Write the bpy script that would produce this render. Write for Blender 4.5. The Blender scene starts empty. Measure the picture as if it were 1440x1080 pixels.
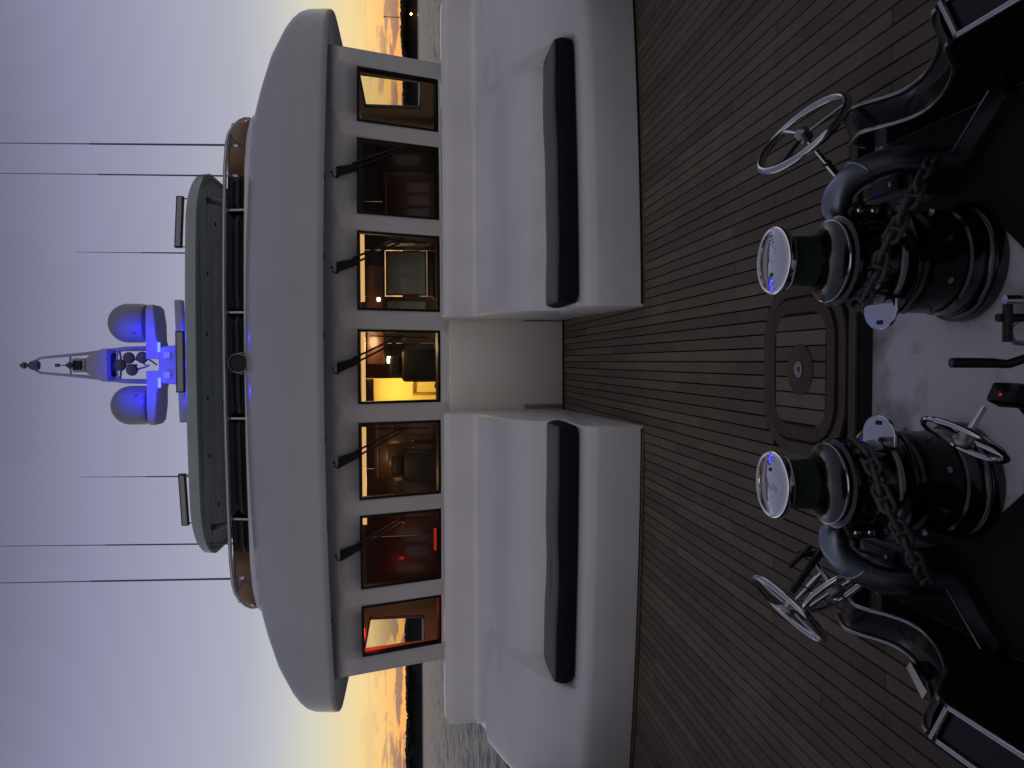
import bpy, bmesh, math, random
from mathutils import Vector, Matrix
random.seed(11)
R = math.radians
S = bpy.context.scene
COL = S.collection

# ------------------------------------------------------------------ camera
# the photograph is a portrait shot lying on its side: the camera is rolled by a quarter turn
cam_d = bpy.data.cameras.new('camera')
cam = bpy.data.objects.new('camera', cam_d)
COL.objects.link(cam)
S.camera = cam
cam_d.sensor_fit = 'HORIZONTAL'
cam_d.sensor_width = 36.0
cam_d.lens = 1082.0 / 1440.0 * 36.0
cam_d.clip_start = 0.02
cam_d.clip_end = 30000
yaw, pit, rol = R(1.70), math.atan(135 / 1082), R(0.416)
F0 = Vector((-math.sin(yaw), math.cos(yaw), 0)); R0 = Vector((math.cos(yaw), math.sin(yaw), 0)); UP = Vector((0, 0, 1))
FW = F0 * math.cos(pit) - UP * math.sin(pit)
D0 = -(UP * math.cos(pit) + F0 * math.sin(pit))
RP = R0 * math.cos(rol) + D0 * math.sin(rol)
DP = D0 * math.cos(rol) - R0 * math.sin(rol)
rm = Matrix((DP, RP, -FW)).transposed()
cam.rotation_mode = 'QUATERNION'
cam.rotation_quaternion = rm.to_quaternion()
cam.location = (0.04, 0.0, 1.70)

# ------------------------------------------------------------------ world, sun, exposure
SUN_AZ = R(-6)          # a little to the left of straight aft (+Y)
W = bpy.data.worlds.new('World'); S.world = W; W.use_nodes = True
nt = W.node_tree; nt.nodes.clear()
def wn(t, **k):
    n = nt.nodes.new(t)
    for a, b in k.items(): setattr(n, a, b)
    return n
def wl(a, b): nt.links.new(a, b)
def wmath(op, a, b=None, c=None, clamp=False):
    n = wn('ShaderNodeMath', operation=op, use_clamp=clamp)
    for i, v in enumerate((a, b, c)):
        if v is None: continue
        if isinstance(v, (int, float)): n.inputs[i].default_value = v
        else: wl(v, n.inputs[i])
    return n.outputs[0]
def wramp(fac, stops, interp='LINEAR'):
    n = wn('ShaderNodeValToRGB'); n.color_ramp.interpolation = interp
    e = n.color_ramp.elements
    while len(e) > 1: e.remove(e[-1])
    e[0].position = stops[0][0]; e[0].color = (*stops[0][1], 1)
    for p, c in stops[1:]:
        q = e.new(p); q.color = (*c, 1)
    wl(fac, n.inputs[0]); return n.outputs[0]
def wmix(f, a, b):
    n = wn('ShaderNodeMix', data_type='RGBA')
    if isinstance(f, (int, float)): n.inputs[0].default_value = f
    else: wl(f, n.inputs[0])
    for i, v in ((6, a), (7, b)):
        if isinstance(v, tuple): n.inputs[i].default_value = (*v, 1)
        else: wl(v, n.inputs[i])
    return n.outputs[2]
tc = wn('ShaderNodeTexCoord')
sx = wn('ShaderNodeSeparateXYZ'); wl(tc.outputs['Generated'], sx.inputs[0])
zz = wmath('MAXIMUM', sx.outputs[2], 0.0)
west = wramp(zz, [(0.0, (1.0, .40, .09)), (.022, (1.0, .49, .14)), (.045, (.95, .61, .23)), (.071, (.87, .685, .34)),
                  (.12, (.66, .645, .535)), (.16, (.505, .52, .555)), (.20, (.405, .422, .51)), (.28, (.325, .334, .455)), (.36, (.245, .25, .375)),
                  (.45, (.145, .150, .225)), (.55, (.125, .13, .185)), (.75, (.115, .12, .165)), (1.0, (.115, .12, .16))])
east = wramp(zz, [(0.0, (.46, .42, .42)), (.10, (.52, .475, .48)), (.30, (.43, .405, .43)), (.60, (.20, .20, .235)), (1.0, (.115, .12, .155))])
sunh = (math.sin(SUN_AZ), math.cos(SUN_AZ))
dot = wmath('ADD', wmath('MULTIPLY', sx.outputs[0], sunh[0]), wmath('MULTIPLY', sx.outputs[1], sunh[1]))
horiz = wmath('SQRT', wmath('MAXIMUM', wmath('SUBTRACT', 1.0, wmath('MULTIPLY', sx.outputs[2], sx.outputs[2])), 1e-4))
cosaz = wmath('DIVIDE', dot, horiz)
wfac = wramp(wmath('MULTIPLY_ADD', cosaz, .5, .5), [(0.0, (0, 0, 0)), (.35, (.10,) * 3), (.75, (.62,) * 3), (.93, (1, 1, 1))], 'EASE')
base = wmix(wfac, east, west)
# low broken cloud over the horizon
az = wmath('ARCTAN2', sx.outputs[0], sx.outputs[1])
cv = wn('ShaderNodeCombineXYZ'); wl(wmath('MULTIPLY', az, 13.0), cv.inputs[0]); wl(wmath('MULTIPLY', sx.outputs[2], 75.0), cv.inputs[1])
cn = wn('ShaderNodeTexNoise'); cn.inputs['Scale'].default_value = 1.0; cn.inputs['Detail'].default_value = 7; cn.inputs['Roughness'].default_value = .62
wl(cv.outputs[0], cn.inputs['Vector'])
band = wramp(sx.outputs[2], [(0.0, (.75,) * 3), (.012, (1,) * 3), (.03, (.80,) * 3), (.052, (.18,) * 3), (.075, (0, 0, 0))])
cm = wmath('MULTIPLY', wramp(cn.outputs[0], [(.475, (0, 0, 0)), (.53, (1, 1, 1))]), band)
ccol = wramp(zz, [(0.0, (.42, .19, .10)), (.02, (.23, .155, .145)), (.06, (.27, .235, .225))])
skyc = wmix(wmath('MULTIPLY', cm, .95), base, ccol)
st = wn('ShaderNodeTexSky'); st.sky_type = 'NISHITA'; st.sun_disc = False
st.sun_elevation = R(0.5); st.sun_rotation = -SUN_AZ
bg1 = wn('ShaderNodeBackground'); wl(skyc, bg1.inputs[0]); bg1.inputs[1].default_value = 1.0
bg2 = wn('ShaderNodeBackground'); wl(st.outputs[0], bg2.inputs[0]); bg2.inputs[1].default_value = 0.01
ad = wn('ShaderNodeAddShader'); wl(bg1.outputs[0], ad.inputs[0]); wl(bg2.outputs[0], ad.inputs[1])
wo = wn('ShaderNodeOutputWorld'); wl(ad.outputs[0], wo.inputs[0])

sl = bpy.data.lights.new('sun', 'SUN'); so = bpy.data.objects.new('sun', sl); COL.objects.link(so)
sl.energy = 0.04; sl.angle = R(8); sl.color = (1.0, .62, .30)
sd = Vector((math.sin(SUN_AZ) * math.cos(R(2)), math.cos(SUN_AZ) * math.cos(R(2)), math.sin(R(2))))
so.rotation_mode = 'QUATERNION'; so.rotation_quaternion = sd.to_track_quat('Z', 'Y'); so.location = (0, 0, 30)

S.view_settings.view_transform = 'Standard'; S.view_settings.look = 'None'
S.view_settings.exposure = 0.0; S.view_settings.gamma = 1.0; S.view_settings.use_curve_mapping = False
S.render.engine = 'CYCLES'
S.cycles.use_denoising = True
S.cycles.max_bounces = 10; S.cycles.transparent_max_bounces = 16
S.cycles.sample_clamp_indirect = 4.0
S.cycles.caustics_reflective = False; S.cycles.caustics_refractive = False

# ------------------------------------------------------------------ materials
M = {}
def mat(name, base=(.5, .5, .5), rough=.5, metal=0.0, spec=.5, coat=0.0, noise=None, bump=None, emit=None, rnd=0.0, coat_rough=.05, sheen=0.0, rvar=0.0):
    """noise=(scale, second colour, lo, hi, stretch)  bump=(scale, strength, stretch)"""
    m = bpy.data.materials.new(name); m.use_nodes = True
    t = m.node_tree; b = t.nodes['Principled BSDF']
    b.inputs['Base Color'].default_value = (*base, 1); b.inputs['Roughness'].default_value = rough
    b.inputs['Metallic'].default_value = metal; b.inputs['Specular IOR Level'].default_value = spec
    b.inputs['Coat Weight'].default_value = coat; b.inputs['Coat Roughness'].default_value = coat_rough
    b.inputs['Sheen Weight'].default_value = sheen
    co = t.nodes.new('ShaderNodeTexCoord')
    def nz(scale, stretch, detail=6):
        mp = t.nodes.new('ShaderNodeMapping'); mp.inputs['Scale'].default_value = stretch
        t.links.new(co.outputs['Object'], mp.inputs[0])
        n = t.nodes.new('ShaderNodeTexNoise'); n.inputs['Scale'].default_value = scale; n.inputs['Detail'].default_value = detail
        t.links.new(mp.outputs[0], n.inputs['Vector']); return n, mp
    csock = None
    if noise:
        sc_, c2, lo, hi, stx = noise
        n, mp = nz(sc_, stx)
        if rnd:
            oi = t.nodes.new('ShaderNodeObjectInfo'); ml = t.nodes.new('ShaderNodeMath'); ml.operation = 'MULTIPLY'; ml.inputs[1].default_value = 37.0
            t.links.new(oi.outputs['Random'], ml.inputs[0]); t.links.new(ml.outputs[0], mp.inputs['Location'])
        r = t.nodes.new('ShaderNodeValToRGB'); r.color_ramp.elements[0].position = lo; r.color_ramp.elements[1].position = hi
        r.color_ramp.elements[0].color = (*base, 1); r.color_ramp.elements[1].color = (*c2, 1)
        t.links.new(n.outputs[0], r.inputs[0]); csock = r.outputs[0]
        if rvar:
            mr = t.nodes.new('ShaderNodeMapRange'); mr.inputs['To Min'].default_value = rough; mr.inputs['To Max'].default_value = rough + rvar
            t.links.new(n.outputs[0], mr.inputs[0]); t.links.new(mr.outputs[0], b.inputs['Roughness'])
    if rnd and csock:
        oi = t.nodes.new('ShaderNodeObjectInfo')
        mr = t.nodes.new('ShaderNodeMapRange'); mr.inputs['To Min'].default_value = 1 - rnd; mr.inputs['To Max'].default_value = 1 + rnd
        t.links.new(oi.outputs['Random'], mr.inputs[0])
        hs = t.nodes.new('ShaderNodeHueSaturation'); t.links.new(csock, hs.inputs['Color']); t.links.new(mr.outputs[0], hs.inputs['Value'])
        csock = hs.outputs[0]
    if csock: t.links.new(csock, b.inputs['Base Color'])
    if bump:
        n, _ = nz(bump[0], bump[2] if len(bump) > 2 else (1, 1, 1))
        bp = t.nodes.new('ShaderNodeBump'); bp.inputs['Strength'].default_value = bump[1]; bp.inputs['Distance'].default_value = .004
        t.links.new(n.outputs[0], bp.inputs['Height']); t.links.new(bp.outputs[0], b.inputs['Normal'])
    if emit:
        b.inputs['Emission Color'].default_value = (*emit[0], 1); b.inputs['Emission Strength'].default_value = emit[1]
    M[name] = m
    return m
I3 = (1, 1, 1)
mat('gelcoat', (.77, .76, .77), .28, spec=.5, coat=.3, noise=(1.3, (.70, .69, .70), .35, .75, I3), rvar=.15, bump=(3.0, .03))
mat('gelcoat_cream', (.86, .78, .70), .42, noise=(2.0, (.80, .73, .66), .35, .75, I3), rvar=.12)
mat('paint_white', (.72, .72, .72), .25, coat=.3, noise=(2.0, (.66, .66, .67), .3, .8, I3))
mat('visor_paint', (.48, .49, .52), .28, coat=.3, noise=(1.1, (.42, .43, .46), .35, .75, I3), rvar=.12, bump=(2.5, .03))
mat('paint_grey_green', (.40, .46, .44), .35, coat=.2, noise=(2.2, (.34, .40, .385), .3, .8, I3))
mat('liner_panel', (.66, .74, .71), .5, noise=(3.0, (.57, .65, .62), .3, .8, I3))
mat('teak', (.215, .168, .122), .60, spec=.25, noise=(9.0, (.098, .075, .055), .28, .74, (14, .7, 3)), rnd=.24, bump=(22, .5, (14, .6, 3)))
mat('teak_dark', (.090, .068, .052), .62, spec=.3, noise=(9.0, (.055, .042, .033), .3, .72, (8, 2, 3)), rnd=.15, bump=(22, .4, (8, 2, 3)))
mat('caulk', (.003, .003, .003), .95, spec=.05)
mat('chrome', (.62, .63, .66), .07, metal=1, noise=(14, (.55, .56, .58), .3, .8, I3), rvar=.06)
mat('chrome_bright', (.86, .86, .90), .05, metal=1)
mat('chrome_dark', (.11, .11, .115), .13, metal=1, noise=(14, (.07, .07, .075), .3, .8, I3), rvar=.08)  # dark copy of chrome: the dim surroundings it mirrors are painted into the colour
mat('chrome_mid', (.34, .35, .37), .09, metal=1, noise=(14, (.28, .29, .31), .3, .8, I3), rvar=.08)
mat('hood_satin', (.30, .33, .40), .30, metal=1, noise=(9, (.24, .27, .33), .3, .8, I3), rvar=.08)
mat('steel_worn', (.40, .41, .44), .26, metal=1, noise=(12, (.25, .25, .27), .35, .75, I3), rvar=.2, bump=(30, .15))
mat('steel_rail', (.55, .55, .57), .18, metal=1, noise=(20, (.45, .45, .47), .3, .8, I3), rvar=.15)
mat('black_paint', (.012, .012, .013), .35, spec=.4, noise=(8, (.02, .02, .021), .4, .8, I3), rvar=.2)
mat('black_satin', (.006, .006, .007), .22, spec=.25, coat=.0)
mat('rubber', (.012, .012, .012), .7, spec=.3)
mat('drum_green', (.010, .022, .014), .5, spec=.3, noise=(20, (.016, .030, .020), .35, .7, (1, 1, 6)), rvar=.15, bump=(45, .35, (1, 1, 10)))
mat('galvanised', (.12, .125, .125), .5, metal=.6, noise=(40, (.05, .052, .052), .35, .7, I3), rvar=.2, bump=(70, .5))
mat('well_floor', (.72, .68, .70), .5, noise=(5, (.20, .175, .17), .50, .74, I3), rvar=.15, bump=(60, .15))
mat('stain', (.09, .075, .07), .7)
mat('cushion_top', (.055, .054, .052), .85, spec=.15, noise=(3, (.045, .044, .043), .3, .8, I3), bump=(120, .35), sheen=.2)
mat('cushion_navy', (.008, .011, .018), .8, spec=.15, bump=(120, .3), noise=(5, (.011, .014, .022), .3, .8, I3))
mat('cushion_piping', (.006, .008, .012), .7)
mat('window_frame', (.008, .008, .008), .4)
mat('wood_mahogany', (.10, .030, .014), .35, coat=.35, noise=(3, (.06, .018, .009), .3, .75, (1, 1, 12)), bump=(20, .1, (1, 1, 10)))
mat('wood_oak', (.28, .15, .07), .4, coat=.25, noise=(3, (.20, .10, .045), .3, .75, (12, 1, 1)))
mat('liner_cream', (.62, .52, .38), .6)
mat('leather_black', (.014, .013, .012), .5, bump=(60, .3))
mat('dash_black', (.01, .01, .01), .6)
mat('carpet', (.06, .05, .045), .95)
mat('shade_grey', (.22, .19, .185), .45)  # shade on the passage panel, put into a strip colour
mat('canvas_tan', (.42, .27, .15), .75, spec=.2, noise=(5, (.36, .22, .12), .3, .8, I3), bump=(80, .3))
mat('windscreen_dark', (.004, .004, .004), .12, spec=.3)
mat('dome_plastic', (.28, .29, .32), .35, noise=(4, (.24, .25, .28), .3, .8, I3))
mat('mast_paint', (.42, .42, .45), .35, noise=(5, (.35, .35, .38), .3, .8, I3))
mat('horn_black', (.01, .012, .02), .15, coat=.5)
mat('glass_lens', (.34, .34, .36), .15, spec=.5, coat=.4)
mat('antenna_dark', (.10, .10, .12), .4)
mat('antenna_light', (.22, .22, .24), .4)
mat('led_blue', (.1, .1, .6), .4, emit=((.02, .03, 1.0), 14.0))
mat('led_red', (.5, .02, .02), .4, emit=((1.0, .06, .03), .28))
mat('lamp_warm', (.9, .8, .6), .4, emit=((1.0, .55, .20), .75))
mat('lamp_hall', (.9, .8, .6), .4, emit=((1.0, .74, .13), 95.0))
mat('lamp_red', (.6, .05, .03), .4, emit=((1.0, .05, .02), 3.0))
mat('lamp_white', (.9, .9, .85), .4, emit=((.9, 1.0, .85), 6.0))
mat('lamp_shore', (1, .6, .2), .4, emit=((1.0, .42, .08), 30.0))
mat('hull_dark', (.015, .015, .017), .45)
mat('land', (.012, .012, .009), .9)
mat('foliage_far', (.035, .035, .022), .9, noise=(.6, (.02, .02, .013), .3, .7, I3))
mat('hose', (.01, .01, .011), .5)

def glass_mat(name, tint, refl=1.0, ior=1.5):
    m = bpy.data.materials.new(name); m.use_nodes = True
    t = m.node_tree; t.nodes.clear()
    o = t.nodes.new('ShaderNodeOutputMaterial'); mx = t.nodes.new('ShaderNodeMixShader')
    tr = t.nodes.new('ShaderNodeBsdfTransparent'); tr.inputs[0].default_value = (*tint, 1)
    gl = t.nodes.new('ShaderNodeBsdfGlossy'); gl.inputs['Roughness'].default_value = .02; gl.inputs[0].default_value = (refl,) * 3 + (1,)
    fr = t.nodes.new('ShaderNodeFresnel'); fr.inputs[0].default_value = ior
    t.links.new(fr.outputs[0], mx.inputs[0]); t.links.new(tr.outputs[0], mx.inputs[1]); t.links.new(gl.outputs[0], mx.inputs[2])
    t.links.new(mx.outputs[0], o.inputs[0]); M[name] = m
glass_mat('glass', (.93, .95, .93), .5)
glass_mat('glass_tint', (.55, .60, .57))
mat('pane_reflection', (.66, .88, .92), .2, coat=.4)  # pale blue base colour paints in the reflected front sky

def sea_mat():
    m = bpy.data.materials.new('sea'); m.use_nodes = True; t = m.node_tree; b = t.nodes['Principled BSDF']
    b.inputs['Base Color'].default_value = (.19, .21, .26, 1); b.inputs['Roughness'].default_value = .22; b.inputs['IOR'].default_value = 1.14; b.inputs['Specular IOR Level'].default_value = .15
    co = t.nodes.new('ShaderNodeTexCoord'); mp = t.nodes.new('ShaderNodeMapping'); mp.inputs['Scale'].default_value = (.35, 1.0, 1)
    t.links.new(co.outputs['Object'], mp.inputs[0])
    hs = None
    for sc_, w_ in ((.55, 1.0), (1.7, .5), (.16, 1.8)):
        n = t.nodes.new('ShaderNodeTexNoise'); n.inputs['Scale'].default_value = sc_; n.inputs['Detail'].default_value = 5; n.inputs['Roughness'].default_value = .6
        t.links.new(mp.outputs[0], n.inputs['Vector'])
        ml = t.nodes.new('ShaderNodeMath'); ml.operation = 'MULTIPLY_ADD'; ml.inputs[1].default_value = w_
        t.links.new(n.outputs[0], ml.inputs[0])
        if hs: t.links.new(hs, ml.inputs[2])
        hs = ml.outputs[0]
    bp = t.nodes.new('ShaderNodeBump'); bp.inputs['Strength'].default_value = 1.0; bp.inputs['Distance'].default_value = .8
    t.links.new(hs, bp.inputs['Height']); t.links.new(bp.outputs[0], b.inputs['Normal'])
    M['sea'] = m
sea_mat()
def world_stain(m, lo, hi, scale):
    t = M[m].node_tree; b = t.nodes['Principled BSDF']; l = b.inputs['Base Color'].links[0]; src = l.from_socket
    g = t.nodes.new('ShaderNodeNewGeometry'); n = t.nodes.new('ShaderNodeTexNoise'); n.inputs['Scale'].default_value = scale; n.inputs['Detail'].default_value = 8; n.inputs['Roughness'].default_value = .65
    t.links.new(g.outputs['Position'], n.inputs['Vector'])
    mr = t.nodes.new('ShaderNodeMapRange'); mr.inputs['From Min'].default_value = .3; mr.inputs['From Max'].default_value = .7; mr.inputs['To Min'].default_value = lo; mr.inputs['To Max'].default_value = hi
    t.links.new(n.outputs[0], mr.inputs[0])
    h = t.nodes.new('ShaderNodeHueSaturation'); t.links.new(src, h.inputs['Color']); t.links.new(mr.outputs[0], h.inputs['Value']); t.links.new(h.outputs[0], b.inputs['Base Color'])
    rr = t.nodes.new('ShaderNodeMapRange'); rr.inputs['From Min'].default_value = .3; rr.inputs['From Max'].default_value = .7; rr.inputs['To Min'].default_value = .42; rr.inputs['To Max'].default_value = .75
    t.links.new(n.outputs[0], rr.inputs[0])
    if m == 'teak': t.links.new(rr.outputs[0], b.inputs['Roughness'])
world_stain('teak', .72, 1.22, 2.2); world_stain('teak_dark', .75, 1.2, 3.0); world_stain('gelcoat', .95, 1.04, 1.0)

# ------------------------------------------------------------------ mesh helpers
class MB:
    def __init__(s): s.v = []; s.f = []
    def add(s, v, f):
        o = len(s.v); s.v += [tuple(p) for p in v]; s.f += [tuple(i + o for i in q) for q in f]; return s
    def box(s, c, d, rot=None, ch=0.0):
        x, y, z = (k / 2 for k in d)
        if ch <= 0:
            v = [Vector((sx_ * x, sy_ * y, sz_ * z)) for sx_ in (-1, 1) for sy_ in (-1, 1) for sz_ in (-1, 1)]
            f = [(0, 1, 3, 2), (4, 6, 7, 5), (0, 4, 5, 1), (2, 3, 7, 6), (0, 2, 6, 4), (1, 5, 7, 3)]
        else:
            bm = bmesh.new(); bmesh.ops.create_cube(bm, size=1)
            for q in bm.verts: q.co = Vector((q.co.x * d[0], q.co.y * d[1], q.co.z * d[2]))
            bmesh.ops.bevel(bm, geom=bm.edges[:], offset=ch, segments=3 if ch > .012 else 2, profile=.5, affect='EDGES')
            bm.verts.index_update()
            v = [q.co.copy() for q in bm.verts]; f = [[q.index for q in fa.verts] for fa in bm.faces]; bm.free()
        if rot is not None: v = [rot @ p for p in v]
        c = Vector(c)
        return s.add([p + c for p in v], f)
    def tube(s, pts, r, n=10, closed=False, cap=True):
        P = [Vector(p) for p in pts]; m = len(P)
        rr_ = r if isinstance(r, (list, tuple)) else [r] * m
        T = []
        for i in range(m):
            if closed: t = P[(i + 1) % m] - P[i - 1]
            else: t = P[min(i + 1, m - 1)] - P[max(i - 1, 0)]
            T.append(t.normalized())
        a = Vector((0, 0, 1)) if abs(T[0].z) < .9 else Vector((1, 0, 0))
        N = [(a - T[0] * a.dot(T[0])).normalized()]
        for i in range(1, m):
            q = T[i - 1].rotation_difference(T[i]); N.append((q @ N[-1]).normalized())
        v = []
        for i in range(m):
            B = T[i].cross(N[i])
            for k in range(n):
                th = 2 * math.pi * k / n
                v.append(P[i] + (N[i] * math.cos(th) + B * math.sin(th)) * rr_[i])
        f = []
        for i in range(m if closed else m - 1):
            j = (i + 1) % m
            for k in range(n):
                f.append((i * n + k, i * n + (k + 1) % n, j * n + (k + 1) % n, j * n + k))
        if cap and not closed:
            f.append(tuple(range(n))[::-1]); f.append(tuple((m - 1) * n + k for k in range(n)))
        return s.add(v, f)
    def lathe(s, prof, c=(0, 0, 0), n=36, axis=None):
        c = Vector(c); q = Vector((0, 0, 1)).rotation_difference(Vector(axis).normalized()) if axis is not None else None
        v = []; f = []; m = len(prof)
        for r, z in prof:
            for k in range(n):
                th = 2 * math.pi * k / n; p = Vector((r * math.cos(th), r * math.sin(th), z))
                v.append((q @ p if q else p) + c)
        for i in range(m - 1):
            for k in range(n): f.append((i * n + k, i * n + (k + 1) % n, (i + 1) * n + (k + 1) % n, (i + 1) * n + k))
        if prof[0][0] > 1e-5: f.append(tuple(range(n))[::-1])
        if prof[-1][0] > 1e-5: f.append(tuple((m - 1) * n + k for k in range(n)))
        return s.add(v, f)
    def grid(s, rows, closed=False):
        n = len(rows[0]); v = [p for r in rows for p in r]; f = []
        for i in range(len(rows) - 1):
            for k in range(n if closed else n - 1):
                f.append((i * n + k, i * n + (k + 1) % n, (i + 1) * n + (k + 1) % n, (i + 1) * n + k))
        return s.add(v, f)
    def prism(s, out, z0, z1, fn=None):
        n = len(out); v = [Vector((x, y, z0)) for x, y in out] + [Vector((x, y, z1)) for x, y in out]
        if fn: v = [fn(p) for p in v]
        f = [tuple(range(n))[::-1], tuple(range(n, 2 * n))] + [(k, (k + 1) % n, n + (k + 1) % n, n + k) for k in range(n)]
        return s.add(v, f)
    def ring(s, o1, o2, z0, z1):
        """flat ring between two outlines with the same number of points"""
        n = len(o1)
        v = [(x, y, z1) for x, y in o1] + [(x, y, z1) for x, y in o2] + [(x, y, z0) for x, y in o1] + [(x, y, z0) for x, y in o2]
        f = []
        for k in range(n):
            j = (k + 1) % n
            f += [(k, j, n + j, n + k), (2 * n + k, k + 0, j, 2 * n + j)[::-1], (n + k, n + j, 3 * n + j, 3 * n + k), (2 * n + j, 2 * n + k, 3 * n + k, 3 * n + j)[::-1]]
        return s.add(v, f)
def rrect(cx, cy, w, h, r, n=8):
    o = []
    for (sx_, sy_, a0) in ((1, 1, 0), (-1, 1, 90), (-1, -1, 180), (1, -1, 270)):
        for k in range(n + 1):
            a = R(a0 + 90 * k / n); o.append((cx + sx_ * (w / 2 - r) + r * math.cos(a), cy + sy_ * (h / 2 - r) + r * math.sin(a)))
    return o
def to_mesh(name, mb, m, sharp=40, smooth=True):
    me = bpy.data.meshes.new(name); me.from_pydata(mb.v, [], mb.f); me.update()
    bm = bmesh.new(); bm.from_mesh(me); bmesh.ops.recalc_face_normals(bm, faces=bm.faces[:]); bm.to_mesh(me); bm.free()
    if smooth:
        me.shade_smooth(); me.set_sharp_from_angle(angle=R(sharp))
    me.materials.append(M[m]); return me
def thing(name, label, cat, loc=(0, 0, 0), group=None):
    o = bpy.data.objects.new(name, None); o.empty_display_size = .1; COL.objects.link(o); o.location = loc
    o['label'] = label; o['category'] = cat
    if group: o['group'] = group
    return o
def origin(o):
    p = Vector((0, 0, 0))
    while o: p += Vector(o.location); o = o.parent
    return p
def part(name, mb, m, parent=None, label=None, sharp=40, smooth=True, bevel=0, seg=2):
    """mesh given in world coordinates, stored relative to its parent"""
    if parent is not None:
        w = origin(parent); mb.v = [tuple(Vector(p) - w) for p in mb.v]
    o = bpy.data.objects.new(name, to_mesh(name, mb, m, sharp, smooth)); COL.objects.link(o); o.parent = parent
    if label: o['label'] = label
    if bevel:
        b = o.modifiers.new('bevel', 'BEVEL'); b.width = bevel; b.segments = seg; b.limit_method = 'ANGLE'; b.angle_limit = R(35); b.harden_normals = False
    return o
def solo(name, mb, m, label, cat, group=None, **k):
    o = part(name, mb, m, None, label, **k); o['category'] = cat
    if group: o['group'] = group
    return o
def struct(name, mb, m, kind='structure', **k):
    o = part(name, mb, m, None, **k); o['kind'] = kind; return o
def lamp(name, loc, energy, color, parent, radius=.05, kind='POINT'):
    l = bpy.data.lights.new(name, kind); l.energy = energy; l.color = color
    if kind == 'POINT': l.shadow_soft_size = radius
    o = bpy.data.objects.new(name, l); COL.objects.link(o); o.parent = parent
    o.location = Vector(loc) - (origin(parent) if parent else Vector((0, 0, 0))); return o

# ------------------------------------------------------------------ sea, land
SEA_Z = -3.2
from mathutils import noise as mnoise
sea = MB()
rad = [12.0]
while rad[-1] < 1300: rad.append(rad[-1] + max(.34, rad[-1] * .0105))
rad += [1600, 2400, 4000, 8000, 16000]
ang = []
a_ = -math.pi
while a_ < math.pi - 1e-6:
    ang.append(a_); a_ += R(.28) if abs(a_ + R(.1)) < R(34) else R(3)
rows = [[(0, 0, SEA_Z)] * len(ang)]
for r_ in rad:
    row = []
    for a_ in ang:
        x, y = r_ * math.sin(a_), r_ * math.cos(a_)
        if abs(a_) > R(36) or r_ > 1300: row.append((x, y, SEA_Z)); continue
        h = mnoise.noise((x * .16, y * .22, 1.7)) * .22 + mnoise.noise((x * .42, y * .62, 5.1)) * .16 + mnoise.noise((x * 1.1, y * 1.5, 9.3)) * .07
        row.append((x, y, SEA_Z + h * min(1, r_ / 40)))
    rows.append(row)
sea.grid(rows, closed=True)
struct('sea', sea, 'sea', sharp=180)
LY = 1000.0
rows = []
xs = [-1500 + 12 * i for i in range(251)]
def ridge(x): return 21.0 + 1.0 * math.sin(x * .011 + 1) + .8 * math.sin(x * .031) + .5 * math.sin(x * .09 + 2)
for dy, k in ((-28, 0), (-20, .10), (0, .72), (30, .86), (120, .9), (200, 0)):
    rows.append([(x, LY + dy + 10 * math.sin(x * .008) , SEA_Z - .5 + k * ridge(x)) for x in xs])
struct('far_shore', MB().grid(rows), 'land')
trees = MB()
ico = bmesh.new(); bmesh.ops.create_icosphere(ico, subdivisions=2, radius=1); iv = [v.co.copy() for v in ico.verts]; ifc = [[v.index for v in f.verts] for f in ico.faces]; ico.free()
rt = random.Random(5)
for i in range(700):
    x = rt.uniform(-620, 620); dy = rt.uniform(-22, 10); h = rt.uniform(1.6, 3.0); zt = SEA_Z + ridge(x) * rt.uniform(.86, .97)
    w = rt.uniform(3, 8); ph = rt.random() * 6
    vs = []
    for p in iv:
        k = 1 + .28 * math.sin(p.x * 5 + ph) * math.sin(p.y * 4 + ph * 2) + .18 * math.sin(p.z * 9 + ph) + rt.uniform(-.12, .12)
        vs.append((x + p.x * w * k, LY + dy + 10 * math.sin(x * .008) + p.y * w * k, zt - h * .6 + p.z * h * k))
    trees.add(vs, ifc)
struct('shore_woodland', trees, 'foliage_far', kind='stuff', smooth=False)
# radio mast and lamp on the shore (right of the ship)
tx = 437.0
rmast = thing('radio_mast', 'thin distant radio mast rising above the dark tree line', 'mast', (tx, LY, SEA_Z + 10))
mb = MB()
for dx, dy in ((-.55, 0), (.55, 0), (0, .8)): mb.tube([(tx + dx, LY + dy, SEA_Z + 10), (tx + dx * .5, LY + dy * .5, SEA_Z + 42)], .22, 5)
for k in range(14): z = SEA_Z + 11 + k * 2.2; mb.tube([(tx - .5, LY, z), (tx + .5, LY, z + 2.0)], .1, 4)
part('lattice', mb, 'antenna_dark', rmast)
mb = MB()
for k, z in enumerate((41, 42.2)): mb.tube([(tx - 2.0, LY, SEA_Z + z), (tx + 2.0, LY, SEA_Z + z)], .22, 5)
part('cross_arm', mb, 'antenna_dark', rmast)
lx = 430.0; ly = LY - 24 + 10 * math.sin(lx * .008)
sh = thing('shore_lamp', 'small orange lamp glowing on the far shore by the water', 'lamp', (lx, ly, SEA_Z))
part('post', MB().tube([(lx, ly, SEA_Z), (lx, ly, SEA_Z + 7.2)], .18, 6), 'antenna_dark', sh)
part('globe', MB().lathe([(0, -1.1), (.75, -.9), (1.2, -.2), (1.1, .5), (.6, 1.05), (0, 1.2)], (lx, ly - .3, SEA_Z + 7.6), 12), 'lamp_shore', sh)

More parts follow.
